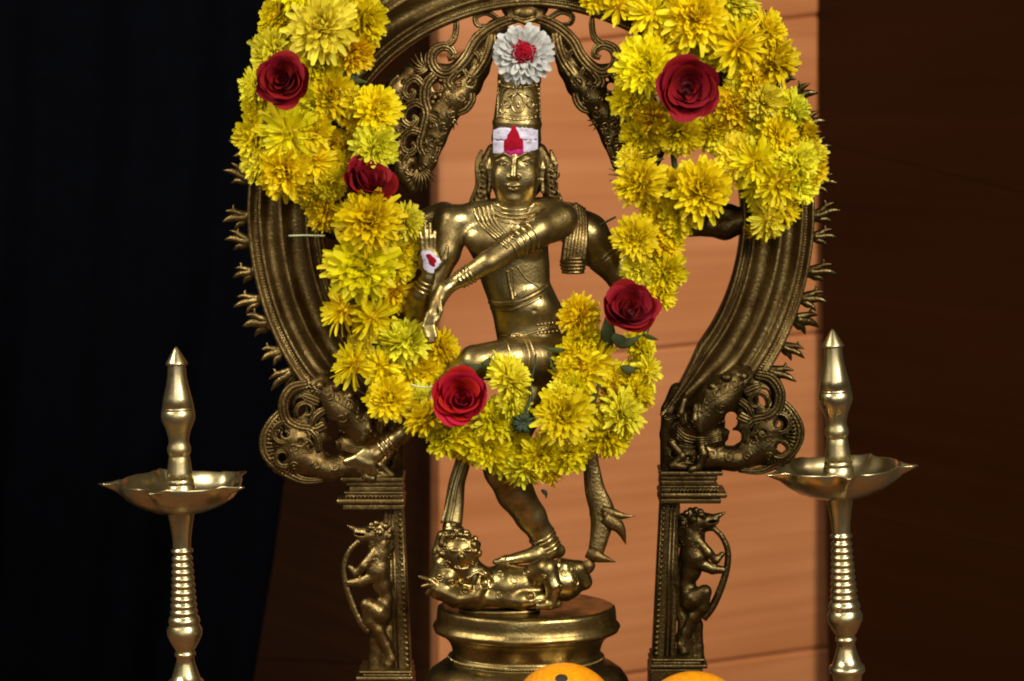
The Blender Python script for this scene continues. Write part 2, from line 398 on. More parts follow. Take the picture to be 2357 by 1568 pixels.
wall('wall_back', CORNER, dB, 1014, 1930, [(1640, -700, -.10), (1640, 62, -.11), (1499, 804, -.095), (1500, 1545, -.134), (1500, 2280, -.14)], M['wood'])
wall('wall_right', V(1884, 800, 3955), dS, 1892, 2700, [(1940, -700, .25), (1940, 340, .25), (1950, 1180, .22), (1950, 2200, .22)], M['wood_shaded_right'], gap=.35, bev=2, lean=.017)
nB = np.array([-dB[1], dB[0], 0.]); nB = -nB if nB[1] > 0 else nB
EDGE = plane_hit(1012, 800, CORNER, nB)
wall('wall_left', EDGE+np.array([0, 90, 0]), dS, 420, 1032, [(700, -700, .05), (700, 20, .05), (700, 780, .05), (700, 1522, .05), (700, 2280, .05)], M['wood_shaded_left'], gap=.5, bev=4)
# curtain
g = Geo(); xs = np.linspace(-900, 640, 200); vv = []
for zi, (yy, pull) in enumerate(((-500, 150), (300, 130), (700, 90), (1050, 20), (1300, -15), (1568, -60), (2600, -110))):
    for i, x in enumerate(xs):
        t = i/(len(xs)-1)
        dd = 2500+60*math.sin(x*.017+.3*zi*.4)+20*math.sin(x*.047+1.3)
        vv.append(V(x+pull*t, yy, dd))
n_ = len(xs)
g.add(vv, [(j*n_+i, j*n_+i+1, (j+1)*n_+i+1, (j+1)*n_+i) for j in range(6) for i in range(n_-1)])
cu = g.obj('curtain', M['curtain'], None, True, V(0, 2600, 2500)); tag(cu, 'black cloth curtain hanging in folds along the left side', 'curtain')
so = cu.modifiers.new('thick', 'SOLIDIFY'); so.thickness = .003
# table (just below the picture)
Z_T = V(1222, 1760, 0)[2]
g = Geo(); g.box((0, -260, Z_T-20), (2400, 640, 20)); tb = g.obj('table_top', M['cloth'], None, False, (0, 300, Z_T-40)); tag(tb, kind='structure'); bevel(tb, 6)
TABLE = Z_T

# ================================================================== statue
st = thing('bronze_statue', 'golden bronze dancing figure with tall crown and raised leg on a round pedestal', 'statue', (V(1211, 1384, 0)[0], 0, TABLE))
# pedestal
PEDZ = V(1211, 1392, 0)[2]
prof = [(1386, 0), (1386, 190), (1387, 200), (1391, 206), (1400, 208), (1424, 210), (1431, 216), (1437, 219), (1444, 216), (1449, 207), (1453, 196), (1466, 183), (1484, 175), (1500, 172), (1503, 178), (1508, 180), (1512, 176), (1516, 182), (1524, 200), (1540, 222), (1560, 236), (1590, 246), (1630, 250), (1680, 244), (1700, 258), (1730, 264), (1760, 266)]
h2 = [(PEDZ-(y-1386)*1.005, r) for y, r in prof]
h2[-1] = (TABLE, 266)
pr2 = []
for (a, ra), (b, rb) in zip(h2[:-1], h2[1:]): pr2 += [(a, ra), ((a+b)/2, (ra+rb)/2)]
pr2.append(h2[-1])
g = Geo(); c0 = V(1211, 1386, 0); g.lathe([(z, r) for z, r in pr2], (c0[0], 0, 0), (0, 0, 1), 96, 1, .77, lambda b, i: 1+.006*math.sin(7*b+1)+.004*math.sin(17*b))
ped = g.obj('pedestal', M['pedestal'], st)
g = Geo()
for k in range(150):
    b = 2*math.pi*k/150; g.ell((c0[0]+180*math.cos(b), .77*180*math.sin(b), PEDZ-(1508-1386)), (3.4, 3.4, 3.4), 6, 5)
o = g.obj('bead_ring', M['pedestal'], ped); o['kind'] = 'stuff'

# ---- head
H = SDF((1090-1178.5, -95, 784-520), (1290-1178.5, 85, 784-270), 1.35)
e = lambda s, x, y, d, rx, rd, rz, k=6, sub=False, rot=0.0: s.ell(V(x, y, d), (rx, rd, rz), k, sub, rot)
ch = lambda s, pts, k=6, sub=False: s.chain(VL(pts), k, sub)
e(H, 1188, 375, 0, 58, 60, 84, 4)
e(H, 1186, 420, -8, 53, 49, 53, 14)
e(H, 1183, 459, -40, 17, 12, 10, 14)
for sx in (-1, 1):
    e(H, 1185+sx*29, 410, -36, 19, 13, 24, 14)
    e(H, 1185+sx*29, 372, -64, 18, 9, 9, 6, True)
    e(H, 1185+sx*29, 372, -49, 14.5, 7, 6.5, 2)
    ch(H, [(1185+sx*14, 373, -54, 1.6), (1185+sx*29, 367, -58, 2), (1185+sx*45, 371, -49, 1.6)], 1.5)
    ch(H, [(1185+sx*14, 374, -54, 1.0), (1185+sx*29, 379, -56, 1.2), (1185+sx*45, 373, -49, 1)], 1.5)
    ch(H, [(1185+sx*7, 362, -60, 2.5), (1185+sx*25, 353, -58, 3), (1185+sx*48, 361, -42, 2)], 3)
    e(H, 1182+sx*10, 408, -63, 7, 7, 5.5, 4)
ch(H, [(1185, 356, -56, 5), (1183, 385, -66, 6.5), (1182, 405, -73, 8)], 5)
ch(H, [(1163, 426, -52, 1.5), (1175, 427, -58, 2.6), (1182, 427, -60, 2.4), (1189, 427, -58, 2.6), (1202, 426, -52, 1.5)], 3)
ch(H, [(1170, 434, -53, 1.6), (1182, 437, -58, 3.6), (1195, 434, -53, 1.6)], 3)
ch(H, [(1161, 427, -59, 1.3), (1170, 430, -62, 1.3), (1182, 431, -66, 1.3), (1195, 430, -62, 1.3), (1204, 427, -59, 1.3)], 1.5, True)
ch(H, [(1172, 446, -58, 2), (1193, 446, -58, 2)], 4, True)
ch(H, [(1186, 450, -2, 44), (1187, 505, 2, 48)], 8)
for sx, x0 in ((-1, 1126), (1, 1249)):
    ch(H, [(x0-sx*4, 368, 2, 7), (x0+sx*1, 388, -2, 8), (x0-sx*1, 415, -4, 5), (x0, 440, -4, 6)], 3)
# ---- body
B = SDF((760-1178.5, -185, 784-1320), (1470-1178.5, 100, 784-455), 2.3)
SEC = [(500, 1165, 2, 96, 46), (535, 1163, 0, 98, 56), (575, 1170, 0, 92, 57), (610, 1181, 0, 84, 55), (650, 1187, 0, 79, 53), (690, 1204, 0, 81, 55), (730, 1222, 0, 87, 60), (775, 1236, 0, 93, 62), (820, 1243, 0, 92, 60), (855, 1242, 0, 78, 50)]
B.column([(V(cx, y, 0)[2], V(cx, y, 0)[0], cy, rx, ry) for y, cx, cy, rx, ry in SEC], 6)
ch(B, [(1050, 512, 0, 38), (1110, 497, 4, 36), (1185, 490, 6, 40), (1262, 497, 2, 40), (1288, 508, -5, 42)], 16)
e(B, 1110, 552, -34, 42, 24, 33, 16); e(B, 1216, 560, -34, 40, 24, 32, 16)
e(B, 1220, 706, -34, 50, 34, 38, 18)
ch(B, [(1230, 716, -68, 3.5), (1230, 720, -75, 3)], 4, True)
e(B, 1247, 812, 0, 84, 62, 64, 14)
ch(B, [(1240, 850, -5, 60), (1150, 1045, -75, 46)], 16)                                                          # standing leg
ch(B, [(1150, 1045, -75, 46), (1158, 1082, -75, 43), (1186, 1135, -55, 42), (1222, 1190, -35, 35), (1247, 1230, -22, 28), (1262, 1258, -18, 27)], 10)
ch(B, [(1285, 1268, -10, 17), (1235, 1276, -35, 19), (1165, 1290, -58, 11), (1140, 1294, -62, 7)], 8)
ch(B, [(1258, 830, -30, 60), (1180, 828, -75, 51), (1094, 834, -108, 40)], 12)                                   # raised thigh
ch(B, [(1092, 836, -108, 37), (1040, 887, -106, 31), (985, 945, -100, 24), (925, 1003, -90, 17), (900, 1018, -86, 16)], 8)
ch(B, [(900, 1020, -86, 16), (862, 1046, -90, 19), (838, 1062, -92, 15)], 8)
for i, (tx, ty) in enumerate(((797, 1063), (812, 1073), (828, 1081), (845, 1086), (861, 1088))):
    ch(B, [(858-(4-i)*4, 1040+i*4, -95, 13), ((tx+848)/2, (ty+1046)/2, -99, 11), (tx, ty, -98, 7.5 if i else 9)], 3.5)
ch(B, [(1284, 510, -14, 45), (1238, 532, -62, 36), (1192, 560, -95, 30)], 10)                                    # arm across the chest
ch(B, [(1192, 560, -95, 29), (1125, 603, -113, 26), (1064, 641, -117, 19), (1048, 650, -117, 16)], 5)
ch(B, [(1046, 650, -119, 16), (1022, 668, -126, 18), (1005, 702, -138, 15), (994, 728, -146, 12)], 5)
for j, (dx, yy) in enumerate(((-9, 776), (-2, 788), (5, 786), (11, 776))):
    ch(B, [(993+dx*.7, 722, -148, 7), (986+dx, 752, -166, 6.4), (992+dx, yy, -174, 5)], 1.5)
ch(B, [(1012, 690, -146, 6), (1015, 716, -156, 5.4), (1008, 738, -158, 4.4)], 2)
ch(B, [(1042, 514, 0, 43), (1022, 580, -15, 37), (988, 668, -30, 29), (955, 716, -45, 25)], 10)                  # raised open hand
ch(B, [(955, 716, -45, 25), (964, 680, -72, 22), (985, 640, -90, 15), (988, 620, -93, 15)], 6)
e(B, 988, 600, -97, 26, 10, 33, 4)
for fx, fy, bx in ((966, 532, 972), (978, 512, 981), (990, 514, 990), (1001, 532, 999)):
    ch(B, [(bx, 582, -97, 6.2), ((fx+bx)/2, 548, -99, 5.2), (fx, fy, -96, 4)], 1.5)
ch(B, [(1006, 618, -98, 8), (1024, 596, -102, 6.5), (1030, 568, -101, 5)], 3)
ch(B, [(1302, 508, 22, 44), (1350, 540, 36, 50), (1392, 592, 44, 40), (1430, 646, 42, 28), (1450, 610, 30, 24), (1470, 560, 20, 20)], 10)
ch(B, [(1022, 500, 28, 36), (955, 520, 42, 30), (905, 580, 48, 26)], 10)
bv, bf = B.mesh(2); hv, hf = H.mesh(1)
body = mk('body', np.vstack([bv, hv]), bf.tolist()+(hf+len(bv)).tolist(), M['statue'], st)
def drape(s, pts, off=1.5, n=8, d0=-200):
    out = []
    for p in smooth_path(pts, n):
        q = s.hit(p[0], p[1], d0)
        if q is not None: out.append(q-FWD*off)
    return np.array(out)
def dtube(g, s, pts, r, off=1.2, n=8, sides=7, d0=-200):
    q = drape(s, pts, off, n, d0)
    if len(q) > 2: g.tube(q, r, sides)
# ---- necklaces, draped strands, belt
for k, (yy, hw, r) in enumerate(((478, 44, 2.4), (488, 50, 2.2), (497, 52, 3.0), (509, 47, 2.0))):
    g = Geo(); pts = [(1187+hw*math.sin(a)*1.0, yy-14+20*math.cos(a), 0) for a in np.linspace(-1.3, 1.3, 9)]
    q = []
    for p in smooth_path([(p[0], p[1]) for p in pts], 6):
        for s_ in (H, B):
            pass
        a_, b_ = H.hit(*p), B.hit(*p)
        c = [t for t in (a_, b_) if t is not None]
        if c: q.append(min(c, key=lambda t: t[1])-FWD*1.6)
    if len(q) > 3:
        g.tube(q, r, 7)
        if k in (2,):
            for p in q[::2]: g.ell(p-FWD*1.5, 2.6, 6, 5)
        g.obj('necklace', M['gold'], st)
g = Geo(); q = B.hit(1187, 528); g.ell(q, (13, 4, 13)); g.obj('chest_pendant', M['gold'], st)
for i in range(5):
    g = Geo(); o = i*10
    dtube(g, B, [(1092+o, 478-i*2), (1100+o, 506), (1122+o*.9, 532), (1150+o*.62, 556-i*3), (1170+o*.4, 572-i*5)], [2.2, 3.4, 4]+[4]*60 if False else 4.4, .2)
    if g.v: g.obj('sash_strand', M['statue'], st)
for pts, r in (([(1168, 622), (1172, 650), (1178, 676), (1180, 690)], 4.5), ([(1180, 616), (1183, 650), (1186, 684)], 2.4),
               ([(1124, 694), (1160, 700), (1200, 692), (1240, 672), (1262, 655)], 7), ([(1126, 708), (1165, 714), (1205, 704), (1245, 684)], 4), ([(1190, 682), (1215, 670), (1240, 664)], 2.6),
               ([(1190, 612), (1210, 640), (1238, 660)], 2.6)):
    g = Geo(); dtube(g, B, pts, r, .6); g.obj('sash_strand', M['statue'], st)
g = Geo(); dtube(g, B, [(1150, 770), (1185, 774), (1225, 766), (1262, 756), (1300, 742)], 4, .5)
for x in range(1238, 1296, 9):
    for j in range(3):
        q = B.hit(x+3*(j % 2), 748+j*10-(x-1238)*.12)
        if q is not None: g.ell(q-FWD, (4.2, 3.5, 4.2), 8, 6)
g.obj('waist_belt', M['gold'], st)
# ---- bangles
def rings(name, a, b, ra, rb, ts, t, mat, parent=st):
    a = V(*a); b = V(*b)
    for u in ts:
        g = Geo(); g.torus(a+(b-a)*u, b-a, ra+(rb-ra)*u+.5, t, 30, 8); g.obj(name, mat, parent)
rings('bangle', (1125, 603, -113), (1064, 641, -117), 26, 19, (.70, .83, .96, 1.09), 3.4, M['gold'])
rings('armlet', (1238, 532, -62), (1192, 560, -95), 36, 30.5, (.45, .72, 1.0), 3.4, M['gold'])
rings('armlet', (1192, 560, -95), (1125, 603, -113), 29.5, 27, (.06, .22), 3.2, M['gold'])
rings('thigh_band', (1255, 830, -30), (1180, 828, -75), 60, 51, (.72, .86, 1.0), 2.8, M['gold'])
rings('thigh_band', (1180, 828, -75), (1094, 834, -108), 51, 40, (.12, .24), 2.6, M['gold'])
rings('anklet', (1222, 1190, -35), (1262, 1258, -18), 34, 27, (.62, .74, .92, 1.04), 3.4, M['gold'])
rings('anklet', (925, 1003, -90), (862, 1046, -90), 17, 19, (.38, .54, .70), 3.6, M['gold'])
rings('bangle', (964, 680, -72), (985, 640, -90), 22, 15.5, (.4, .62, .84), 2.8, M['gold'])
rings('armlet', (1350, 540, 36), (1392, 592, 44), 50, 40, (.85, 1.0), 3, M['statue'])
# ---- crown
g = Geo(); ck = V(1188, 330, 6); ct = V(1197, 150, 8); ax = ct-ck; Lc = np.linalg.norm(ax)
g.lathe([(0, 56), (.06*Lc, 57.5), (.12*Lc, 56), (.20*Lc, 55), (.24*Lc, 57), (.27*Lc, 57), (.30*Lc, 54.5), (.45*Lc, 52), (.62*Lc, 49.5), (.76*Lc, 48.5), (.80*Lc, 50), (.84*Lc, 50), (.88*Lc, 49), (.96*Lc, 40), (1.02*Lc, 24), (1.06*Lc, 0)], ck, ax, 48, 1, .92)
crown = g.obj('crown', M['statue'], st)
def on_crown(x, y, off=0):
    c = 1188+(330-y)*.05; rr = 50.0+(y-200)*.045; u = max(-.97, min(.97, (x-c)/rr)); return V(x, y, 7-rr*.92*math.sqrt(1-u*u)-off)
def crown_relief(pts, r, n=8, par=crown, name='relief', beads=False):
    g = Geo(); q = [on_crown(p[0], p[1], .8) for p in smooth_path(pts, n)]; g.tube(q, r, 7)
    if beads:
        for p in q[::3]: g.ell(p, r*1.5, 6, 5)
    return g.obj(name, M['gold'], par)
crown_relief([(1180, 226), (1178, 244), (1184, 256), (1193, 259), (1202, 254), (1206, 240), (1203, 224), (1195, 216), (1186, 218), (1180, 226)], 2.6)
crown_relief([(1193, 232), (1190, 240), (1193, 247), (1197, 241), (1193, 232)], 2.6)
for sx in (-1, 1):
    crown_relief([(1194+sx*16, 216), (1194+sx*24, 226), (1194+sx*18, 238), (1194+sx*26, 248), (1194+sx*34, 240), (1194+sx*30, 230)], 2.2)
    crown_relief([(1194+sx*10, 206), (1194+sx*22, 200), (1194+sx*34, 208), (1194+sx*38, 220)], 2.2)
    crown_relief([(1194+sx*40, 240), (1194+sx*42, 255), (1194+sx*34, 262), (1194+sx*28, 256)], 2.2)
    crown_relief([(1194+sx*46, 205), (1194+sx*48, 235), (1194+sx*49, 275)], 2.2, beads=True)
crown_relief([(1150, 268), (1172, 274), (1194, 276), (1216, 274), (1238, 268)], 2.6, beads=True)
crown_relief([(1156, 262), (1175, 266), (1194, 268), (1213, 266), (1232, 262)], 1.8)
crown_relief([(1150, 282), (1172, 287), (1194, 289), (1216, 287), (1240, 281)], 2.2)
crown_relief([(1148, 196), (1172, 200), (1194, 202), (1216, 200), (1241, 196)], 2.4, beads=True)
g = Geo(); g.ell(on_crown(1193, 212, 2), 4.5, 8, 6); g.ell(on_crown(1152, 192, 3), (6, 5, 9), 8, 6); g.obj('crown_knob', M['gold'], crown)
# hair mass behind the head and side locks
HR = SDF((1080-1178.5, -60, 784-500), (1300-1178.5, 80, 784-290), 2.0)
e(HR, 1190, 385, 26, 70, 42, 86, 6)
for sx, x0 in ((-1, 1112), (1, 1266)):
    ch(HR, [(x0-sx*22, 345, 16, 14), (x0-sx*4, 385, 10, 17), (x0+sx*1, 440, 8, 17), (x0+sx*4, 472, 8, 22), (x0+sx*14, 488, 10, 18)], 8)
    for j in range(7): ch(HR, [(x0+sx*12, 350+j*17, -8, 3), (x0-sx*12, 356+j*17, -14, 3)], 3, True)
HR.obj('hair', M['dark_and_shaded'], st)
for sx, x0 in ((-1, 1110), (1, 1266)):
    for j in range(4):
        g = Geo(); pts = [(x0+sx*(2+j*3), 345+j*6, 8), (x0+sx*(5+j*2.5), 385, 2), (x0+sx*(-1+j*4), 425, 0), (x0+sx*(6+j*6), 458, 2), (x0+sx*(4+j*9), 482, 6)]
        q = smooth_path([V(*p) for p in pts], 6); g.tube(q, np.interp(np.linspace(0, 1, len(q)), [0, .4, 1], [3.5, 6, 3.5]), 7); g.obj('hair_lock', M['arch'], st)
    g = Geo(); a = V(x0+sx*2, 440, -14)
    for j in range(5): g.torus(V(x0+sx*(1+j*.6), 398+j*12, -14), (0, 1, .1), 6.5-j*.3, 2.1, 14, 6)
    if sx > 0:
        for j in range(4): g.torus(V(x0+8+4*(j % 2), 380+j*22, -8), (.2, 1, 0), 9, 2.4, 14, 6)
    g.obj('earring', M['arch'], st)
# ---- paste on the forehead
def patch(name, s, cols, off, mat, parent, thick=2.0):
    """cols: list of (x, y0, y1); a thin skin of paste lying on the cast surface"""
    nv = 10; vs_ = []; ok = True
    for x, y0, y1 in cols:
        for j in range(nv):
            q = s.hit(x, y0+(y1-y0)*j/(nv-1))
            xx = x
            while q is None and abs(xx-1187) > 2:
                xx += .7 if xx < 1187 else -.7; q = s.hit(xx, y0+(y1-y0)*j/(nv-1))
            edge = 0 if j in (0, nv-1) or (x, y0, y1) in (cols[0], cols[-1]) else off
            vs_.append(q-FWD*(edge if edge else .15))
    fs = [(i*nv+j, i*nv+j+1, (i+1)*nv+j+1, (i+1)*nv+j) for i in range(len(cols)-1) for j in range(nv-1)]
    return mk(name, vs_, fs, mat, parent)
X = SDF((1110-1178.5, -95, 784-375), (1270-1178.5, 60, 784-262), 1.35); X.D[:] = 60
e(X, 1188, 375, 0, 58, 60, 84, 4)
X.column([(V(1188, y, 0)[2], V(1188, y, 0)[0], 4, r, r*1.06) for y, r in ((270, 57), (300, 58), (330, 59.5), (362, 57))], 4)
nx = 26
jit = lambda a: rng.uniform(-a, a)
stripes = [(294, 321.5), (323, 356)]
mk_root = None
for a, b in stripes:
    cols = [(1135+(103)*i/nx, a+jit(1.8)+(5*abs(2*i/nx-1)**3 if a < 300 else 0), b+jit(1.6)-(8*(i/nx) if b > 350 else 0)-(4*abs(2*i/nx-1)**4 if b > 350 else 0)) for i in range(nx+1)]
    p = patch('forehead_paste', X, cols, 2.2, M['ash'], st)
    if a < 300: p['label'] = 'white paste across the forehead'
mark = [(1160, 334, 352), (1163, 322, 356), (1168, 318, 357), (1170, 306, 357), (1174, 299, 358), (1178, 291, 359), (1182, 288, 359), (1186, 292, 359), (1190, 300, 358), (1193, 307, 357), (1196, 318, 357), (1200, 322, 354), (1204, 333, 350)]
patch('red_forehead_mark', X, [(1182+(x-1182)*1.1, y0+jit(2.5), y1-8+jit(3)) for x, y0, y1 in mark], 4.2, M['kumkum'], st)
patch('magenta_forehead_mark', X, [(x, y0, y1) for x, y0, y1 in [(1156, 330, 352), (1162, 320, 357), (1172, 312, 360), (1182, 300, 362), (1192, 312, 360), (1203, 320, 356), (1208, 331, 350)]], 3.4, M['kumkum_pink'], st)
# ---- paste on the raised palm
def dab(name, s, cx, cy, rx, ry, rot, off, mat, parent, n=22):
    vs_ = []; q = s.hit(cx, cy); vs_.append(q-FWD*off)
    for ring in (.35, .7, 1.0):
        for i in range(n):
            a = 2*math.pi*i/n; k = ring*(1+(.14*math.sin(3*a+1)+.1*math.sin(5*a)) * (ring > .5))
            u, v = rx*math.cos(a)*k, ry*math.sin(a)*k
            p = s.hit(cx+u*math.cos(rot)-v*math.sin(rot), cy+u*math.sin(rot)+v*math.cos(rot))
            if p is None: p = q
            vs_.append(p-FWD*(off if ring < 1 else .2))
    fs = [(0, 1+i, 1+(i+1) % n) for i in range(n)]
    for r in range(2):
        fs += [(1+r*n+i, 1+(r+1)*n+i, 1+(r+1)*n+(i+1) % n, 1+r*n+(i+1) % n) for i in range(n)]
    return mk(name, vs_, fs, mat, parent)
dab('palm_paste', B, 990, 602, 20, 27, -.35, 2.2, M['white'] if False else M['ash'], st)
dab('red_palm_mark', B, 993, 599, 10, 19, -.5, 4.0, M['kumkum'], st)
# ---- shawl end and hanging sashes
for i in range(7):
    g = Geo(); x = 1297+i*7.5; q = smooth_path([V(1306+i*6, 468+abs(i-3)*4, -8+i*3), V(1312+i*6, 510, -22+i*2), V(x+5, 560, -30), V(x, 602+3*math.sin(i*2), -30)], 6)
    g.tube(q, np.linspace(6, 7.5, len(q)), 8); g.obj('shawl_fold', M['arch'], st)
g = Geo()
for j in range(5): g.torus(V(1319, 594+j*8, -20), (0, 0, 1), 28-abs(j-1.5)*2.2, 4.4, 26, 7, 18)
g.ell(V(1319, 604, -20), (27, 18, 26)); g.obj('shawl_tassel', M['arch'], st)
def strap(name, pts, wd, mat, parent, th=.45):
    g = Geo(); q = smooth_path([V(p[0], p[1], p[2]) for p in pts], 8); r = np.interp(np.linspace(0, 1, len(q)), np.linspace(0, 1, len(wd)), wd)
    g.tube(q, r, 12, (0, 1, 0), th); return g.obj(name, mat, parent)
sL = strap('hanging_sash', [(1085, 960, -20), (1066, 1060, -25), (1052, 1110, -28), (1046, 1160, -34), (1040, 1205, -44)], [16, 18, 19, 22, 24], M['statue'], st)
for dx in (-8, 4):
    g = Geo(); q = smooth_path([V(1070+dx, 1050, -36), V(1050+dx, 1110, -40), V(1040+dx*1.3, 1160, -46), V(1030+dx*1.6, 1205, -56)], 6); g.tube(q, 4, 7); g.obj('sash_fold', M['statue'], sL)
sR = strap('hanging_sash', [(1330, 930, 10), (1352, 1020, 8), (1361, 1075, 6), (1370, 1130, 4), (1386, 1180, 2), (1380, 1235, -6), (1366, 1290, -14)], [18, 19, 19, 24, 30, 22, 16], M['arch'], st, .4)
def spikes(par, mat, lst):
    for a, b, c, r in lst:
        g = Geo(); q = smooth_path([V(*a), V(*b), V(*c)], 6); g.tube(q, np.interp(np.linspace(0, 1, len(q)), [0, .35, 1], [r, r*1.15, .6]), 9, (0, 1, 0), .7); g.obj('flame_tip', mat, par)
spikes(sR, M['arch'], [((1385, 1172, -4), (1425, 1187, -10), (1462, 1188, -10), 11), ((1390, 1190, -8), (1425, 1215, -12), (1441, 1254, -12), 16), ((1388, 1180, -8), (1410, 1200, -16), (1432, 1196, -20), 9),
                       ((1352, 1270, -22), (1380, 1283, -28), (1418, 1294, -28), 15), ((1350, 1290, -20), (1352, 1310, -24), (1335, 1330, -24), 16)])
# ---- trampled dwarf
Dm = SDF((955-1178.5, -135, 784-1420), (1370-1178.5, 60, 784-1190), 2.0)
ch0 = ch; ch = lambda s_, pts, k=6, sub=False: ch0(s_, [(p[0], p[1]+10, p[2], p[3]*1.1) for p in pts], k, sub)
ch(Dm, [(1105, 1338, -62, 36), (1165, 1338, -66, 44), (1235, 1332, -50, 38), (1300, 1330, -30, 38), (1335, 1325, -15, 22)], 12)
e(Dm, 1056, 1274, -74, 46, 38, 48, 8); ch(Dm, [(1052, 1235, -50, 30), (1040, 1205, -40, 20)], 10)
ch(Dm, [(1075, 1300, -70, 30), (1105, 1330, -66, 34)], 10)
e(Dm, 1062, 1282, -112, 7, 8, 9, 3); 
for sx in (-1, 1):
    e(Dm, 1062+sx*17, 1268, -108, 8, 5, 5, 3); ch(Dm, [(1062+sx*8, 1258, -110, 2.5), (1062+sx*26, 1260, -102, 2)], 2)
ch(Dm, [(1048, 1297, -108, 3), (1063, 1300, -112, 3.5), (1078, 1297, -108, 3)], 2)
ch(Dm, [(1115, 1322, -100, 16), (1095, 1362, -110, 14), (1055, 1368, -112, 13), (1015, 1350, -104, 10)], 6)
ch(Dm, [(1030, 1318, -84, 26), (1012, 1345, -88, 22), (1050, 1362, -92, 24), (1095, 1366, -90, 26)], 8); ch(Dm, [(1020, 1290, -80, 22), (1006, 1322, -84, 18)], 6)
ch(Dm, [(1120, 1366, -96, 18), (1200, 1372, -100, 18), (1245, 1368, -92, 16)], 10); ch(Dm, [(1295, 1300, -40, 24), (1330, 1300, -26, 18), (1346, 1330, -20, 16)], 8)
for i, (tx, ty) in enumerate(((966, 1318), (972, 1340), (982, 1356), (998, 1364))): ch(Dm, [(1018, 1348, -104, 8), ((1010+tx)/2, (1340+ty)/2-4, -108, 6), (tx, ty, -106, 4)], 2)
ch(Dm, [(1240, 1310, -80, 28), (1258, 1300, -96, 24), (1275, 1340, -108, 17), (1268, 1376, -112, 12)], 6)
ch(Dm, [(1240, 1385, -118, 8), (1265, 1382, -114, 11), (1285, 1380, -108, 8)], 4)
ch(Dm, [(1020, 1225, -62, 14), (1008, 1262, -66, 13), (1000, 1300, -70, 10)], 6)
for dx in range(5): ch(Dm, [(1015+dx*16, 1232-abs(dx-2)*-5, -92, 5), (1022+dx*14, 1222, -90, 5)], 2)
for j in range(40):
    a_ = R_(rng.uniform(165, 375)); b_ = R_(rng.uniform(-20, 38)); rr_ = 47
    Dm.ell(V(1056+rr_*math.cos(a_)*math.cos(b_), 1268+rr_*math.sin(a_)*math.cos(b_), -74-38*math.sin(b_)) , (7.5, 7.5, 7.5), 2)
ch = ch0
e(Dm, 1122, 1338, -118, 16, 20, 17, 5, True); e(Dm, 1222, 1372, -118, 10, 20, 9, 4, True)
dw = Dm.obj('trampled_dwarf', M['pedestal'], st, 1)
rc = random.Random(9)
for bx, by, br in ((1030, 1300, 10), (1012, 1330, 9), (1040, 1345, 11), (1070, 1360, 10), (1098, 1352, 9), (1150, 1320, 9), (1185, 1335, 11), (1210, 1318, 8), (1300, 1318, 11), (1322, 1340, 10), (1250, 1330, 8), (1025, 1262, 9), (1040, 1240, 9), (1150, 1372, 9), (1290, 1350, 9), (1090, 1300, 8), (1320, 1310, 8)):
    g = Geo(); dtube(g, Dm, [(p[0], p[1]) for p in curl(bx, by, br, rc.uniform(0, 360), rc.choice((-1, 1))*1.2, 2, 9)], 2.6, .3, 3, 6)
    if g.v: g.obj('curl_relief', M['pedestal'], dw); dw['label'] = 'small crouching figure under the standing foot'
for a, b, r1, ts in (((1165, 1348, -66), (1235, 1342, -50), 48, (.35, .55, .8)),):
    rings('dwarf_band', a, b, r1, 38, ts, 2.6, M['gold'], dw)
g = Geo(); dtube(g, Dm, [(1085, 1318), (1108, 1310), (1122, 1330), (1128, 1356)], 4, .5)
for p in drape(Dm, [(1078, 1330), (1098, 1318), (1115, 1325)], 2, 5): g.ell(p, 4.5, 8, 6)
g.obj('dwarf_necklace', M['gold'], dw)
g = Geo(); c = V(1150, 1388, -70); g.lathe([(0, 0), (0, 92), (2, 94), (6, 94), (8, 90), (8, 0)], (c[0], c[1], PEDZ), (0, 0, 1), 40, 1, .42); g.obj('foot_plate', M['pedestal'], st)

# ================================================================== arch
AX, AY, AD = 1222, 505, 30
AC = V(AX, AY, AD)
ar = thing('bronze_arch', 'antique bronze flame arch on lion columns framing the dancing figure', 'arch', (AC[0], AD, TABLE))
def arc(r, a, d): return np.array([AC[0]+r*math.cos(a), d, AC[2]+r*math.sin(a)])
prof = [(483, 10), (484, -14), (489, -19), (494, -16), (499, -8), (506, -6), (511, -12), (515, -14), (520, -9), (524, 0), (536, 8), (550, 9), (562, 3), (570, -6), (576, -8), (582, -4), (590, 4), (602, 6), (612, 0), (618, -8), (623, -10), (627, -6), (630, -4), (637, -6), (642, -12), (647, -14), (651, -8), (652, 12)]
g = Geo(); nseg = 150; a0, a1 = R_(-56), R_(236); m = len(prof); vv = []
def rmap(r, a):
    dg = math.degrees(a); t = max(0.0, (-36-dg)/20, (dg-216)/20); f = (r-483)/169
    return 483+58*t**1.2+f*(169-150*min(1, t))
for i in range(nseg+1):
    a = a0+(a1-a0)*i/nseg
    for r, d in prof: d *= 1.6; vv.append(arc(rmap(r, a)+1.2*math.sin(a*9), a, AD+d-6))
    vv.append(arc(rmap(652, a), a, AD+26)); vv.append(arc(rmap(483, a), a, AD+26))
mm = m+2
g.add(vv, [(i*mm+k, i*mm+(k+1) % mm, (i+1)*mm+(k+1) % mm, (i+1)*mm+k) for i in range(nseg) for k in range(mm)]+[tuple(range(mm)), tuple(nseg*mm+k for k in range(mm))])
band = g.obj('arch_band', M['arch'], ar)
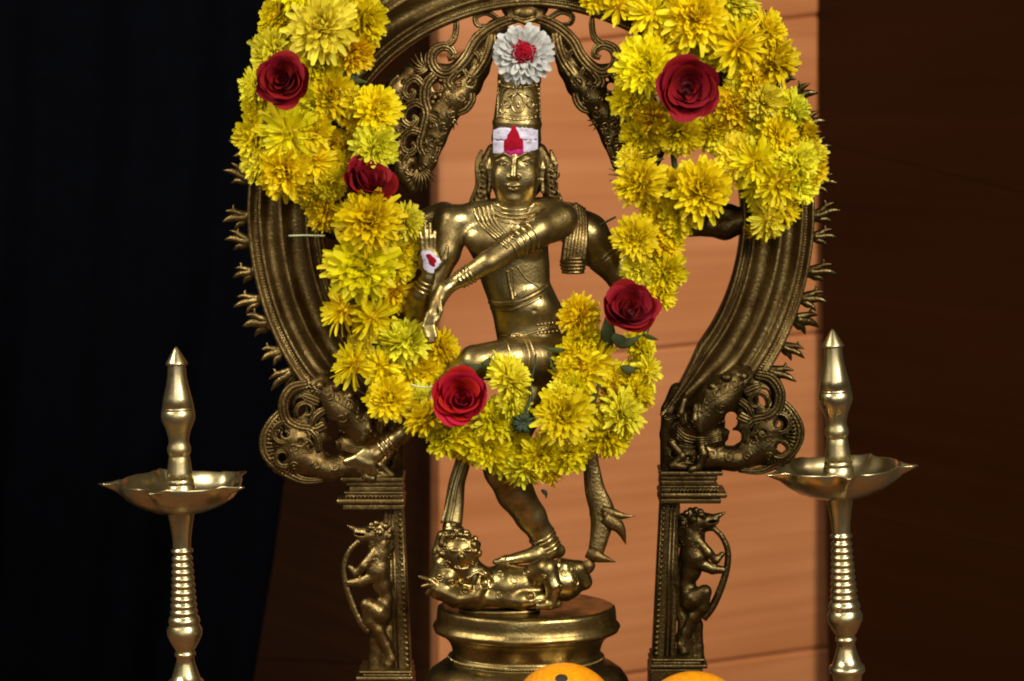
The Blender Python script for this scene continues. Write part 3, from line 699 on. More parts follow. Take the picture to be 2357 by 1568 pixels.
for r, d, step, hw, tr in ((632, -10, .0105, 7.5, 2.7), (515, -17, .0115, 6.5, 2.6), (493, -22, .0105, 10, 2.6)):
    g = Geo(); a = a0
    while a < a1:
        g.tube([arc(rmap(r-hw, a), a-.006, AD+d), arc(rmap(r, a), a, AD+d-3), arc(rmap(r+hw, a), a+.006, AD+d)], tr, 5); a += step
    o = g.obj('rope_border', M['arch'], band); o['kind'] = 'stuff'
# flames along the rim: one mesh, copies
def flame_mesh(mir):
    g = Geo()
    for pts, r in (([(0, 0), (20, 1), (42, 6), (66, 2)], 11), ([(4, 4), (22, 12), (34, 20), (52, 24)], 9), ([(4, -4), (20, -10), (30, -12), (42, -22)], 9), ([(10, 6), (26, 16), (32, 24), (30, 34)], 6), ([(-10, 0), (4, 0), (16, 0)], 16)):
        q = smooth_path([(p[0], 0, p[1]*mir) for p in pts], 4); g.tube(q, np.interp(np.linspace(0, 1, len(q)), [0, .3, .8, 1], [r, r*1.08, r*.62, 1.2]), 7, (0, 1, 0), .75)
    return g
fl = {}
for side in (1, -1):
    for k in range(17):
        a = R_(-33+5.75*k)+rng.uniform(-.016, .016)
        ang = a if side > 0 else math.pi-a
        if side not in fl:
            o = flame_mesh(side).obj('flame', M['dark_and_shaded'] if side > 0 else M['arch'], None); fl[side] = o.data; o.parent = ar  # right-hand flames take the bronze with shade in its colour
        else:
            o = bpy.data.objects.new('flame', fl[side]); col.objects.link(o); o.parent = ar
        p = (arc(648, ang, AD-4)-ORG[ar.name])*S
        o.location = p; o.rotation_euler = (rng.uniform(-.3, .3), -ang+rng.uniform(-.25, .25), rng.uniform(-.35, .35)); sc_ = rng.uniform(.9, 1.08); o.scale = (sc_*rng.uniform(.92, 1.08), sc_*1.2, sc_*rng.uniform(.9, 1.2))
# scrollwork inside the arch
def strands(name, pts, r, mat=None, parent=ar, ns=3, dense=False, taper=True, d=AD-10):
    r = r*(1.3 if parent is ar else 1.0)
    P = np.array([p[:2] for p in pts], float)
    if not dense: P = smooth_path(P, 6)
    T = np.gradient(P, axis=0); T /= np.linalg.norm(T, axis=1)[:, None]+1e-9; Nn = np.stack([-T[:, 1], T[:, 0]], 1)
    n = len(P); prof_ = np.interp(np.linspace(0, 1, n), [0, .15, .7, 1], [.8, 1, .9, .45]) if taper else np.ones(n)
    g = Geo()
    for k in range(ns):
        o = (k-(ns-1)/2)*r*1.25
        q = [V(P[i, 0]+Nn[i, 0]*o*prof_[i], P[i, 1]+Nn[i, 1]*o*prof_[i], d-(3 if k == ns//2 else 0)) for i in range(n)]
        g.tube(q, r*prof_*(1.0 if k == ns//2 else .85), 7, (0, 1, 0), 1.25)
    return g.obj(name, mat or M['arch'], parent)
def leaf_fan(cx, cy, a0, a1, L, n, par=ar, d=AD-8, r=3.4):
    g = Geo()
    for i in range(n):
        a = R_(a0+(a1-a0)*i/max(1, n-1)); l = L*(.75+.25*math.sin(math.pi*(i+.5)/n))
        q = smooth_path([V(cx, cy, d), V(cx+l*.5*math.cos(a), cy+l*.5*math.sin(a), d-5), V(cx+l*math.cos(a+.25), cy+l*math.sin(a+.25), d)], 5)
        g.tube(q, np.interp(np.linspace(0, 1, len(q)), [0, .5, 1], [r*.8, r*1.1, .8]), 6)
    return g.obj('leaf_fan', M['arch'], par)
def rosette(cx, cy, r, d=AD-14):
    g = Geo(); g.ell(V(cx, cy, d-3), (r*.32, 5, r*.32), 10, 7)
    for k in range(8):
        a = 2*math.pi*k/8; g.ell(V(cx+r*.66*math.cos(a), cy+r*.66*math.sin(a), d), (r*.28, 4.5, r*.28), 8, 6)
    g.torus(V(cx, cy, d+3), (0, 1, 0), r, 3, 24, 6)
    return g.obj('rosette', M['arch'], ar)
CX = 1206
for s in (-1, 1):
    mx = (lambda x: x) if s < 0 else (lambda x: 2*CX-x)
    mp = lambda L: [(mx(p[0]), p[1]+(-3 if s > 0 else 0), AD) for p in L]
    sa = lambda a: a if s < 0 else 180-a
    strands('scroll', mp([(1196, 40), (1160, 50), (1125, 68), (1095, 96), (1075, 132), (1052, 158), (1028, 171), (1006, 164), (993, 142), (999, 118), (1020, 107), (1038, 114), (1044, 130), (1030, 136)]), 5.2)
    strands('scroll', mp([(1022, 108), (1040, 96), (1048, 78), (1050, 52), (1046, 36)]), 4, ns=2)
    strands('scroll', mp([(1132, 78), (1128, 110), (1116, 142), (1098, 168), (1074, 196), (1052, 214)]), 5, ns=3)
    strands('scroll', mp([(1090, 118), (1102, 130), (1104, 150)]), 3.5, ns=2)
    strands('scroll', mp([(1066, 158), (1074, 172), (1076, 190)]), 3.5, ns=2)
    strands('scroll', mp([(1052, 160), (1030, 190), (1046, 206), (1074, 204), (1084, 226), (1070, 250), (1044, 262), (1026, 280)]), 5)
    W = SDF(np.minimum(V(mx(880), 460, 0), V(mx(1150), 60, 0))-np.array([20, 20, 20]), np.maximum(V(mx(880), 460, 0), V(mx(1150), 60, 0))+np.array([20, 70, 20]), 2.4)
    wq = lambda L: VL([(mx(p[0]), p[1], AD+6, p[2]) for p in L])
    W.chain(wq([(1128, 108, 17), (1104, 160, 22), (1080, 196, 28), (1046, 226, 36), (1018, 264, 34), (998, 318, 29), (980, 372, 24), (960, 418, 15)]), 8)
    W.chain(wq([(1180, 44, 20), (1140, 66, 20), (1104, 92, 18), (1078, 134, 17), (1040, 166, 17), (1000, 158, 14)]), 8); W.chain(wq([(985, 150, 14), (940, 170, 20), (912, 205, 26), (900, 265, 32), (905, 330, 30), (924, 392, 24), (948, 432, 14)]), 6); W.chain(wq([(940, 230, 14), (975, 240, 14)]), 5); W.chain(wq([(935, 300, 14), (975, 310, 14)]), 5); W.chain(wq([(940, 370, 14), (975, 370, 14)]), 5)
    W.chain(wq([(1000, 178, 12), (980, 220, 15), (972, 290, 15), (972, 350, 15)]), 8); W.chain(wq([(1060, 190, 14), (1020, 205, 16), (985, 215, 14)]), 8)
    for hx, hy, hr in ((1106, 152, 9), (1099, 166, 6), (1083, 189, 9), (1056, 194, 6), (1000, 268, 9), (1006, 200, 9), (990, 322, 8), (946, 262, 9), (1038, 250, 5), (948, 205, 8), (950, 338, 8), (908, 236, 7), (896, 286, 8), (914, 318, 6), (900, 345, 7), (928, 190, 5), (924, 365, 6), (955, 400, 5), (1020, 300, 6), (986, 400, 4)): W.chain([(V(mx(hx), hy, -80), hr), (V(mx(hx), hy, 140), hr)], 3, True)
    ow = W.obj('openwork', M['arch'] if s < 0 else M['dark_and_shaded'], ar)  # right openwork: shade painted in through the darker bronze
    rc = random.Random(11)
    for bx, by, br in ((1090, 186, 12), (1062, 222, 13), (1076, 240, 10), (1040, 262, 13), (1020, 290, 12), (996, 290, 10), (1010, 326, 12), (986, 344, 12), (998, 366, 10), (972, 386, 12), (958, 414, 9), (1030, 228, 9), (1044, 204, 10), (1112, 140, 10), (1122, 104, 9), (966, 316, 9), (978, 258, 9), (934, 300, 9), (918, 262, 12), (906, 214, 11), (934, 228, 10), (918, 300, 11), (906, 370, 11), (938, 392, 11), (930, 340, 10), (960, 170, 10), (952, 290, 9), (890, 320, 10), (884, 250, 10)):
        g = Geo(); t0 = rc.uniform(0, 360); sg = rc.choice((-1, 1))
        dtube(g, W, [(mx(p[0]), p[1]) for p in curl(bx, by, br, t0, sg*1.2, 2, 9)], 2.7, .3, 3, 6, -60)
        if g.v: g.obj('curl_relief', M['arch'], ow)
    rosette(mx(1012), 236, 25); rosette(mx(1052), 232, 13)
    strands('scroll', mp([(1000, 172), (980, 196), (976, 232), (984, 262), (976, 300), (968, 336), (980, 366), (966, 396)]), 5.4)
    strands('scroll', mp([(976, 200), (956, 180), (936, 190), (928, 212), (940, 226), (952, 214), (944, 206)]), 4)
    strands('scroll', mp([(978, 248), (956, 236), (932, 250), (926, 276), (944, 290), (958, 276), (948, 266)]), 4.2)
    strands('scroll', mp([(970, 306), (946, 300), (926, 316), (926, 344), (944, 352), (956, 338), (946, 328)]), 4.2)
    strands('scroll', mp([(984, 262), (1006, 272), (1018, 292), (1006, 312), (992, 304)]), 4)
    strands('scroll', mp([(972, 332), (996, 322), (1006, 340), (998, 360), (984, 356)]), 4)
    strands('scroll', mp([(940, 352), (926, 372), (934, 398), (950, 404)]), 4.2)
    leaf_fan(mx(962), 388, *((10, 130) if s < 0 else (60, 180)), 56, 9)
    leaf_fan(mx(1012), 236, *((-40, 60) if s < 0 else (120, 220)), 44, 6)
    leaf_fan(mx(1034), 270, *((30, 160) if s < 0 else (20, 150)), 34, 6)
    leaf_fan(mx(985), 160, *((150, 250) if s < 0 else (-70, 30)), 50, 7)
    strands('scroll', mp([(920, 175), (900, 200), (905, 240), (890, 280), (880, 330)]), 4.5, ns=2)
    strands('scroll', mp([(1150, 46), (1120, 30), (1095, 40), (1100, 58), (1118, 58)]), 3.6, ns=2)
    strands('scroll', mp([(1190, 30), (1168, 10), (1150, -6), (1130, 6), (1136, 22)]), 4, ns=2)
# top ornament
T = SDF((1110-1178.5, -20, 784-80), (1310-1178.5, 70, 784+70), 2.2)
e(T, 1208, 10, AD, 56, 24, 44, 8); e(T, 1208, 30, AD-18, 26, 14, 16, 6)
for s in (-1, 1):
    e(T, 1208+s*24, 6, AD-20, 13, 9, 10, 4); e(T, 1208+s*30, 40, AD-8, 16, 12, 14, 5); e(T, 1208+s*24, 6, AD-30, 5, 5, 5, 2, True)
ch(T, [(1186, 44, AD-24, 5), (1208, 52, AD-28, 6), (1230, 44, AD-24, 5)], 3)
T.obj('lion_mask', M['arch'], ar)
# side brackets joining figure and arch
for s in (-1, 1):
    mx = (lambda x: x) if s > 0 else (lambda x: 2*1222-x)
    G = SDF(np.minimum(V(mx(1570), 600, 0), V(mx(1740), 440, 0))-np.array([10, 40, 10]), np.maximum(V(mx(1570), 600, 0), V(mx(1740), 440, 0))+np.array([10, 60, 10]), 3)
    ch(G, [(mx(1590), 532, AD, 14), (mx(1630), 520, AD, 24), (mx(1668), 522, AD, 30), (mx(1712), 505, AD, 30)], 8)
    e(G, mx(1672), 492, AD, 34, 22, 24, 8)
    G.obj('side_bracket', M['dark_and_shaded'], ar)
# sea-creatures, columns, lions
for s in (1, -1):
    dy = 0 if s > 0 else 22
    mat = M['dark_and_shaded'] if s > 0 else M['arch']  # right-hand creature, column and lion have shade put into their bronze
    mx = (lambda x: x) if s > 0 else (lambda x: 2448-x)
    q = lambda L: [(mx(p[0]), p[1]+dy, AD+p[2], p[3]) for p in L]
    lo = np.minimum(V(mx(1500), 1110+dy, AD), V(mx(1850), 840+dy, AD)); hi = np.maximum(V(mx(1500), 1110+dy, AD), V(mx(1850), 840+dy, AD))
    K = SDF(lo+np.array([-14, -70, -14]), hi+np.array([14, 60, 14]), 2.2)
    E = lambda x, y, d, rx, rd, rz, k=6, sub=False: K.ell(V(mx(x), y+dy, AD+d), (rx, rd, rz), k, sub)
    K.chain(VL(q([(1560, 900, 0, 20), (1542, 945, 0, 20), (1536, 1000, 0, 17), (1536, 1085, 0, 17)])), 8)
    K.chain(VL(q([(1700, 872, -4, 36), (1650, 920, -8, 50), (1608, 962, -10, 48)])), 12)
    K.chain(VL(q([(1570, 990, -6, 34), (1640, 1004, -8, 32), (1668, 1000, -6, 14)])), 10)
    K.chain(VL(q([(1560, 1050, -4, 30), (1620, 1050, -10, 32), (1690, 1056, -8, 28), (1748, 1042, -4, 24), (1782, 1012, 0, 16)])), 10)
    K.chain(VL(q([(1574, 922, -40, 10), (1566, 950, -46, 9), (1572, 975, -46, 6)])), 4); K.chain(VL(q([(1600, 935, -50, 8), (1598, 965, -54, 10), (1612, 992, -52, 7)])), 4)
    E(1672, 870, -36, 13, 12, 11, 4); E(1709, 866, -32, 12, 12, 11, 4); E(1640, 890, -44, 10, 9, 9, 4)
    K.chain(VL(q([(1612, 1020, -36, 10), (1618, 1045, -42, 12), (1608, 1075, -42, 9), (1590, 1080, -44, 9)])), 4); K.chain(VL(q([(1546, 1020, -22, 9), (1570, 1050, -32, 10), (1545, 1072, -34, 9), (1590, 1076, -36, 8)])), 4)
    E(1555, 1045, -22, 12, 12, 8, 3, True); E(1585, 1055, -40, 8, 12, 7, 3, True)
    K.chain(VL(q([(1725, 872, 4, 30), (1752, 900, 4, 34), (1752, 940, 4, 32), (1764, 985, 4, 46), (1766, 1022, 4, 46), (1726, 1040, 0, 36)])), 8)
    K.chain(VL(q([(1700, 930, 4, 28), (1712, 985, 4, 26), (1722, 1030, 4, 26)])), 8); E(1796, 1000, 4, 40, 24, 58, 8)
    for t in range(9):
        a_ = R_(-70+t*19); E(1790+44*math.cos(a_), 1000+64*math.sin(a_), -4, 12, 14, 12, 4)
    for hx, hy, hr in ((1683, 962, 14), (1683, 972, 14), (1692, 1006, 15), (1757, 908, 12), (1760, 922, 13), (1715, 930, 7), (1755, 963, 7), (1790, 976, 8), (1756, 996, 6), (1793, 1028, 8), (1800, 1034, 8)): K.chain([(V(mx(hx), hy+dy, -120), hr), (V(mx(hx), hy+dy, 160), hr)], 5, True)
    mk_ = K.obj('sea_creature', mat, ar)
    w = lambda L: [(mx(p[0]), p[1]+dy) for p in L]
    for j in range(4):
        g = Geo(); dtube(g, K, w([(1556, 982+j*8), (1580, 1002+j*7), (1620, 1008+j*5), (1664, 1000+j*4)]), 3, .5, 8, 6, -60); g.obj('body_ridge', mat, mk_) if g.v else None
    for pts, r in (([(1740, 862), (1775, 872), (1795, 905), (1788, 945), (1762, 962), (1734, 968), (1716, 990), (1712, 1018)], 6.5), ([(1700, 920), (1722, 938), (1734, 966)], 5), ([(1712, 905), (1735, 895), (1752, 888)], 6), ([(1700, 955), (1712, 962), (1730, 968)], 6)):
        strands('tail_scroll', w(pts), r, mat, mk_, d=AD-30)
    for cx, cy, R0, aa, tu in ((1796, 978, 34, 150, 1.25), (1796, 1030, 28, -120, -1.2), (1754, 982, 22, 0, 1.1), (1750, 1008, 20, 180, 1.1), (1742, 925, 26, 30, -.9)):
        pts = curl(cx, cy, R0, aa, tu, 9)
        strands('tail_scroll', w(pts), 4.2, mat, mk_, ns=2, dense=True, d=AD-30)
    strands('tail_scroll', w([(1790, 920), (1818, 948), (1838, 985), (1834, 1022), (1812, 1048), (1780, 1070), (1745, 1084), (1700, 1082)]), 6.5, mat, mk_, d=AD-14)
    g = Geo()
    for t in range(22):
        a = R_(-75+t*8.2); c = (1775, 1000); p0 = (c[0]+44*math.cos(a), c[1]+52*math.sin(a)); p1 = (c[0]+68*math.cos(a), c[1]+82*math.sin(a))
        g.tube([V(mx(p0[0]), p0[1]+dy, AD-26), V(mx((p0[0]+p1[0])/2), (p0[1]+p1[1])/2+dy, AD-24), V(mx(p1[0]), p1[1]+dy, AD-8)], [2, 3.6, 1.6], 6)
    o = g.obj('fringe', mat, mk_); o['kind'] = 'stuff'
    rc = random.Random(5)
    for bx, by, br in ((1650, 905, 16), (1690, 890, 13), (1620, 940, 14), (1660, 940, 14), (1590, 975, 11), (1640, 1045, 14), (1680, 1050, 13), (1720, 1050, 12), (1600, 1052, 10), (1730, 960, 12), (1770, 1010, 12), (1736, 1010, 12), (1776, 950, 12), (1812, 1000, 12), (1806, 960, 10), (1770, 1052, 11), (1720, 885, 12), (1750, 875, 10), (1665, 975, 10), (1555, 960, 8), (1552, 920, 8)):
        g = Geo(); dtube(g, K, w(curl(bx, by, br, rc.uniform(0, 360), rc.choice((-1, 1))*1.25, 2, 9)), 2.8, .3, 3, 6, -60)
        if g.v: g.obj('curl_relief', mat, mk_)
    for j in range(9):
        g = Geo(); dtube(g, K, w([(1735-j*16, 852+j*9), (1722-j*15, 872+j*9), (1704-j*15, 884+j*9)]), 2.4, .2, 4, 6, -60)
        if g.v: g.obj('brow_ridge', mat, mk_)
    # capital
    dyc = 0 if s > 0 else 14
    def layer(y0, y1, xa, xb, dep, name='capital', parent=ar, mt=mat, bev=3):
        p = [V(mx(xa), y0+dyc, AD-dep), V(mx(xb), y0+dyc, AD-dep), V(mx(xb), y1+dyc, AD-dep), V(mx(xa), y1+dyc, AD-dep)]
        z0 = p[0][2]; z1 = p[3][2]; x0, x1 = sorted((p[0][0], p[1][0]))
        g = Geo(); g.box(((x0+x1)/2, AD+8, (z0+z1)/2), ((x1-x0)/2, dep+8, (z0-z1)/2)); o = g.obj(name, mt, parent, False); bevel(o, bev); return o
    cap = layer(1086, 1096, 1519, 1664, 46)
    layer(1096.5, 1106, 1520, 1652, 38, 'moulding', cap); layer(1106.5, 1118, 1520, 1645, 34, 'moulding', cap); layer(1118.5, 1124, 1520, 1656, 42, 'moulding', cap); layer(1135, 1148, 1518, 1674, 50, 'moulding', cap, bev=5); layer(1148.5, 1160, 1518, 1660, 42, 'moulding', cap)
    layer(1124.5, 1134.5, 1521, 1652, 38, 'moulding', cap)
    g = Geo()
    for t in range(13): g.ell(V(mx(1548+t*8.6), 1130+dyc, AD-43), (3, 4, 5), 8, 6)
    o = g.obj('dentils', mat, cap); o['kind'] = 'stuff'
    # pilaster
    p = [V(mx(1519), 1160+dyc, AD-14), V(mx(1566), 1160+dyc, AD-14), V(mx(1554), 1540+dyc*2, AD-14), V(mx(1500), 1540+dyc*2, AD-14)]
    g = Geo(); g.prism(p, (0, 40, 0)); pil = g.obj('pilaster', mat, ar, False); bevel(pil, 3)
    g = Geo()
    for t in range(30):
        f = t/29; xc = 1533+f*(-19)-5; yy = 1170+dyc+f*(360+dyc); g.ell(V(mx(xc), yy, AD-16), (5.2, 4, 5.2), 8, 6)
    o = g.obj('bead_row', mat, pil); o['kind'] = 'stuff'
    for x_a, x_b in ((1524, 1505), (1545, 1530), (1553, 1540)):
        g = Geo(); g.tube([V(mx(x_a), 1163+dyc, AD-15), V(mx(x_b), 1538+2*dyc, AD-15)], 3, 7); g.obj('fillet', mat, pil)
    # lion
    dl = 0 if s > 0 else 30; ml = (lambda x: x) if s > 0 else (lambda x: 2468-x)
    ql = lambda L: [(ml(p[0]), p[1]+dl, AD+p[2], p[3]*1.12) for p in L]
    lo = np.minimum(V(ml(1535), 1540+dl, AD), V(ml(1690), 1165+dl, AD)); hi = np.maximum(V(ml(1535), 1540+dl, AD), V(ml(1690), 1165+dl, AD))
    Y = SDF(lo+np.array([-12, -70, -12]), hi+np.array([12, 40, 12]), 1.9)
    Y.chain(VL(ql([(1602, 1200, -18, 22), (1626, 1200, -24, 17), (1644, 1197, -24, 11)])), 6)
    Y.chain(VL(ql([(1640, 1192, -24, 8), (1656, 1186, -24, 5), (1668, 1180, -22, 2.5)])), 3)
    for j in range(9):
        a_ = R_(95+j*26); Y.ell(V(ml(1598+26*math.cos(a_)), 1200-26*math.sin(a_)*-1+dl, AD-22-(j % 2)*8), (8, 9, 8), 2)
    Y.ell(V(ml(1612), 1184+dl, AD-44), (11, 8, 5), 3); Y.ell(V(ml(1596), 1196+dl, AD-46), (9, 6, 8), 3)
    Y.chain(VL(ql([(1576, 1420, -6, 14), (1578, 1470, -6, 19), (1582, 1516, -6, 21)])), 8)
    Y.chain(VL(ql([(1622, 1214, -24, 9), (1644, 1216, -24, 6)])), 3); Y.ell(V(ml(1620), 1190+dl, AD-42), (6, 5, 5), 2); Y.ell(V(ml(1640), 1201+dl, AD-36), (12, 20, 3), 2, True)
    for j in range(5): Y.chain(VL(ql([(1590-j*3, 1182+j*9, -26, 5), (1570-j, 1186+j*11, -20, 5), (1562, 1198+j*11, -12, 3)])), 2)
    Y.chain(VL(ql([(1600, 1200, -14, 24), (1594, 1240, -16, 24), (1600, 1280, -18, 27), (1590, 1316, -16, 20), (1580, 1345, -14, 15), (1594, 1380, -18, 28)])), 8)
    Y.chain(VL(ql([(1606, 1245, -34, 12), (1630, 1272, -40, 10), (1648, 1290, -38, 8), (1662, 1276, -36, 6)])), 4)
    Y.chain(VL(ql([(1608, 1296, -30, 15), (1640, 1310, -34, 11), (1664, 1312, -32, 8)])), 4)
    Y.chain(VL(ql([(1600, 1376, -30, 22), (1622, 1362, -38, 14), (1618, 1398, -34, 13), (1598, 1420, -28, 13), (1580, 1455, -24, 11), (1568, 1486, -24, 10), (1574, 1500, -28, 9)])), 5)
    Y.chain(VL(ql([(1590, 1400, -8, 18), (1602, 1440, -8, 14), (1606, 1490, -8, 12), (1606, 1520, -8, 15)])), 6)
    Y.chain(VL(ql([(1576, 1480, -14, 14), (1572, 1520, -14, 16)])), 6)
    Y.chain(VL(ql([(1580, 1240, -4, 12), (1570, 1300, -4, 9), (1562, 1345, -4, 12), (1566, 1420, -4, 10)])), 6)
    li = Y.obj('lion', mat, ar)
    for j in range(7):
        g = Geo(); x_ = 1562+(j*37 % 60); y_ = 1188+j*12.2; t0 = (j*77) % 360
        dtube(g, Y, [(ml(p[0]), p[1]+dl) for p in curl(x_, y_, 8, t0, 1.1, 2, 8)], 2.2, .2, 3, 6, -60)
        if g.v: g.obj('mane_curl', mat, li); li['label'] = 'rampant lion carved on the column'
    g = Geo(); pth = smooth_path([V(ml(x), y+dl, AD-26) for x, y in ((1640, 1214), (1662, 1236), (1675, 1268), (1673, 1308), (1660, 1352), (1640, 1396), (1618, 1424))], 6); g.tube(pth, np.interp(np.linspace(0, 1, len(pth)), [0, .5, 1], [6, 8, 10]), 8); g.obj('vine', mat, li)
    g = Geo(); pth = smooth_path([V(ml(x), y+dl, AD-8) for x, y in ((1580, 1350), (1554, 1330), (1566, 1300), (1574, 1270), (1560, 1250))], 6); g.tube(pth, 5, 7); g.obj('tail', mat, li)
    # plinth
    dyp = 0 if s > 0 else 28; dyc = dyp
    pl = layer(1517, 1523, 1500, 1622, 48, 'plinth', ar); layer(1523.5, 1530, 1502, 1614, 42, 'moulding', pl); layer(1530.5, 1540, 1498, 1629, 54, 'moulding', pl)
    layer(1540.5, 1700, 1496, 1618, 46, 'moulding', pl); o = layer(1700.5, 1715, 1480, 1650, 70, 'moulding', pl)
    xs_ = sorted((V(mx(1478), 1700, AD)[0], V(mx(1660), 1700, AD)[0])); zt = V(mx(1500), 1715+dyp, AD)[2]
    g = Geo(); g.box(((xs_[0]+xs_[1])/2, AD, (zt+TABLE)/2), ((xs_[1]-xs_[0])/2, 90, (zt-TABLE)/2)); g.obj('base_block', mat, pl, False)

# ================================================================== oil lamps
def lamp(label, tip, foot, prof_u, prof_l, rim_y, spouts, sc_):
    """profiles: (y px, r px) along the lamp's own axis"""
    a = V(tip[0], tip[1], tip[2]); b = V(foot[0], foot[1], tip[2]); axis = (a-b)/np.linalg.norm(a-b)
    ky = np.linalg.norm(a-b)/(foot[1]-tip[1])
    P = lambda y: a-axis*((y-tip[1])*ky)
    footp = a-axis*((a[2]-TABLE)/axis[2])
    t = thing('oil_lamp', label, 'oil lamp', footp, 'standing brass oil lamps')
    def turned(name, prof, par=t):
        y1 = prof[-1][0]; base = P(y1)
        ps = [((y1-y)*ky, r) for y, r in prof]; g = Geo(); g.lathe(ps[::-1], base, axis, 56); return g.obj(name, M['brass'], par)
    turned('finial', prof_u[0]); turned('upper_stem', prof_u[1])
    # bowl with pinched spouts
    R0 = 141*sc_; c = P(rim_y); u = np.cross(np.array([0, 1., 0]), axis); u /= np.linalg.norm(u); v = np.cross(axis, u)
    prof_b = [(-74, 26, 0), (-72, 40, 0), (-66, 66, 0), (-54, 96, .05), (-36, 124, .03), (-16, 138, .3), (0, 143, 1), (3, 143, 1), (2, 138, 1), (-16, 133, .3), (-34, 118, .03), (-50, 92, .05), (-60, 62, 0), (-63, 30, 0)]
    seg = 150; vs_ = []
    for h, r, wgt in prof_b:
        for k in range(seg):
            th = 2*math.pi*k/seg; ex = 0; zz = 0
            for sp in spouts:
                dth = (th-R_(sp)+math.pi) % (2*math.pi)-math.pi
                ex += 44*math.exp(-(abs(dth)/.085)**1.4); ex -= 3*math.exp(-((abs(dth)-.28)/.10)**2); zz += 3*math.exp(-((abs(dth)-.17)/.06)**2)
            rr = (r+ex*wgt)*sc_; vs_.append(c+axis*((h+zz*wgt+1.6*math.sin(3*th+1)*wgt)*sc_)+u*rr*math.cos(th)+v*rr*math.sin(th))
    nb = len(prof_b); g = Geo(); g.add(vs_, [(i*seg+k, i*seg+(k+1) % seg, (i+1)*seg+(k+1) % seg, (i+1)*seg+k) for i in range(nb-1) for k in range(seg)])
    g.obj('bowl', M['brass'], t)
    lo_ = turned('stem', prof_l)
    return t, P, axis, ky, turned
def ringed(y0, y1, r0, r1, n, amp):
    out = []
    for i in range(n*8+1):
        f = i/(n*8); out.append((y0+(y1-y0)*f, r0+(r1-r0)*f+amp*abs(math.sin(math.pi*n*f))**.7))
    return out
fin = lambda y, k=1.0: [(y, 0), (y+2, 2.5), (y+6, 6*k), (y+34, 23*k), (y+39, 25.5*k), (y+41, 24*k)]
ups = lambda y, k=1.0: [(y+41, 20*k), (y+52, 20.5*k), (y+70, 22*k), (y+90, 26*k), (y+115, 32*k), (y+136, 36.5*k), (y+137, 35*k), (y+139, 37*k), (y+142, 37*k), (y+143, 36*k), (y+145, 38*k), (y+158, 39*k), (y+168, 37.5*k), (y+180, 32*k), (y+194, 27*k), (y+206, 24*k), (y+214, 23*k), (y+222, 24*k), (y+228, 26.5*k), (y+236, 27.5*k), (y+244, 25*k), (y+248, 22.5*k), (y+251, 24*k), (y+262, 25.5*k), (y+285, 28.5*k), (y+300, 31.5*k), (y+301, 30.5*k), (y+303, 32*k), (y+312, 33.5*k), (y+313, 32.5*k), (y+315, 34.5*k), (y+332, 37*k), (y+350, 37*k), (y+372, 37*k)]
low = lambda y, k=1.0: [(y, 31*k), (y+14, 29*k), (y+34, 25*k), (y+60, 21.5*k), (y+80, 20.5*k), (y+84, 20.5*k), (y+86, 25*k), (y+92, 25*k), (y+95, 19*k)]+ringed(y+99, y+238, 18.5*k, 27*k, 9, 5.2)+[(y+242, 34*k), (y+252, 37*k), (y+258, 34*k), (y+262, 36*k), (y+272, 41*k), (y+284, 40*k), (y+300, 33*k), (y+316, 24*k), (y+322, 20*k), (y+325, 24*k), (y+331, 24.5*k), (y+335, 20*k), (y+350, 22*k), (y+372, 29*k), (y+388, 35*k), (y+390, 40*k), (y+398, 42*k), (y+405, 40*k), (y+410, 34*k), (y+440, 30*k), (y+470, 50*k), (y+500, 95*k), (y+540, 118*k), (y+590, 124*k)]
def fit_low(prof, y_table):
    y0 = prof[-1][0]; return [(y, r) for y, r in prof[:-1] if y < y_table-8]+[(y_table, prof[-1][1])]
for label, tip, foot, rimy, sp, k in (('brass oil lamp with pointed finial on the left in front of the black curtain', (405, 798, -30), (428, 1568, -30), 1106, (185, 113, 41, -31, 257), 1.0),
                                      ('brass oil lamp with pointed finial on the right, against the shaded wood panel', (1916, 757, -30), (1951, 1568, -30), 1072, (198, 270, 344, 58, 128), 1.0)):
    lowp = fit_low(low(rimy+70), 1754 if k else 0)
    lamp(label, tip, foot, (fin(tip[1]), [(y, r) for y, r in ups(tip[1]) if y < rimy+64]), lowp, rimy, sp, k)

# ================================================================== fruit
def orange(label, x, y, r, d, flat, dimple):
    c = V(x, y, d); o = thing('orange', label, 'orange', (c[0], c[1], TABLE), 'oranges in front of the pedestal')
    z0 = TABLE
    g = Geo(); cz = c[2]; g.ell((c[0], c[1], cz), (r, r, r*flat), 48, 32); pe = g.obj('peel', M['orange'], o)
    if dimple:
        dr = np.array([-.06, -.52, .85]); dr /= np.linalg.norm(dr); p = np.array([c[0], c[1], cz])+dr*np.array([r, r, r*flat])*1.0
        g = Geo(); zz = Vector(dr).to_track_quat('Z', 'Y').to_matrix(); g.ell(p, (14, 13, 3.5), 14, 8, np.array(zz)); g.obj('stem_scar', M['scar'], o)
    return (c[0], c[1], cz-r*flat)
lows = [orange('bright orange with a dark stem scar in front of the pedestal', 1298, 1642, 116, -330, .95, True), orange('plain orange without a scar near the right column foot', 1598, 1662, 120, -330, .92, False)]
# brass plate that carries the fruit
pz = min(l[2] for l in lows)
g = Geo(); cpl = ((lows[0][0]+lows[1][0])/2, lows[0][1]); g.lathe([(TABLE, 0), (TABLE, 190), (TABLE+3, 200), (pz+26, 300), (pz+30, 304), (pz+28, 298), (pz-1, 205), (pz-1, 0)], (cpl[0], cpl[1]-0, 0), (0, 0, 1), 72, 1, .55)
pt = g.obj('plate', M['brass'], None, True, (cpl[0], cpl[1], TABLE)); tag(pt, 'brass plate under the two oranges', 'plate')

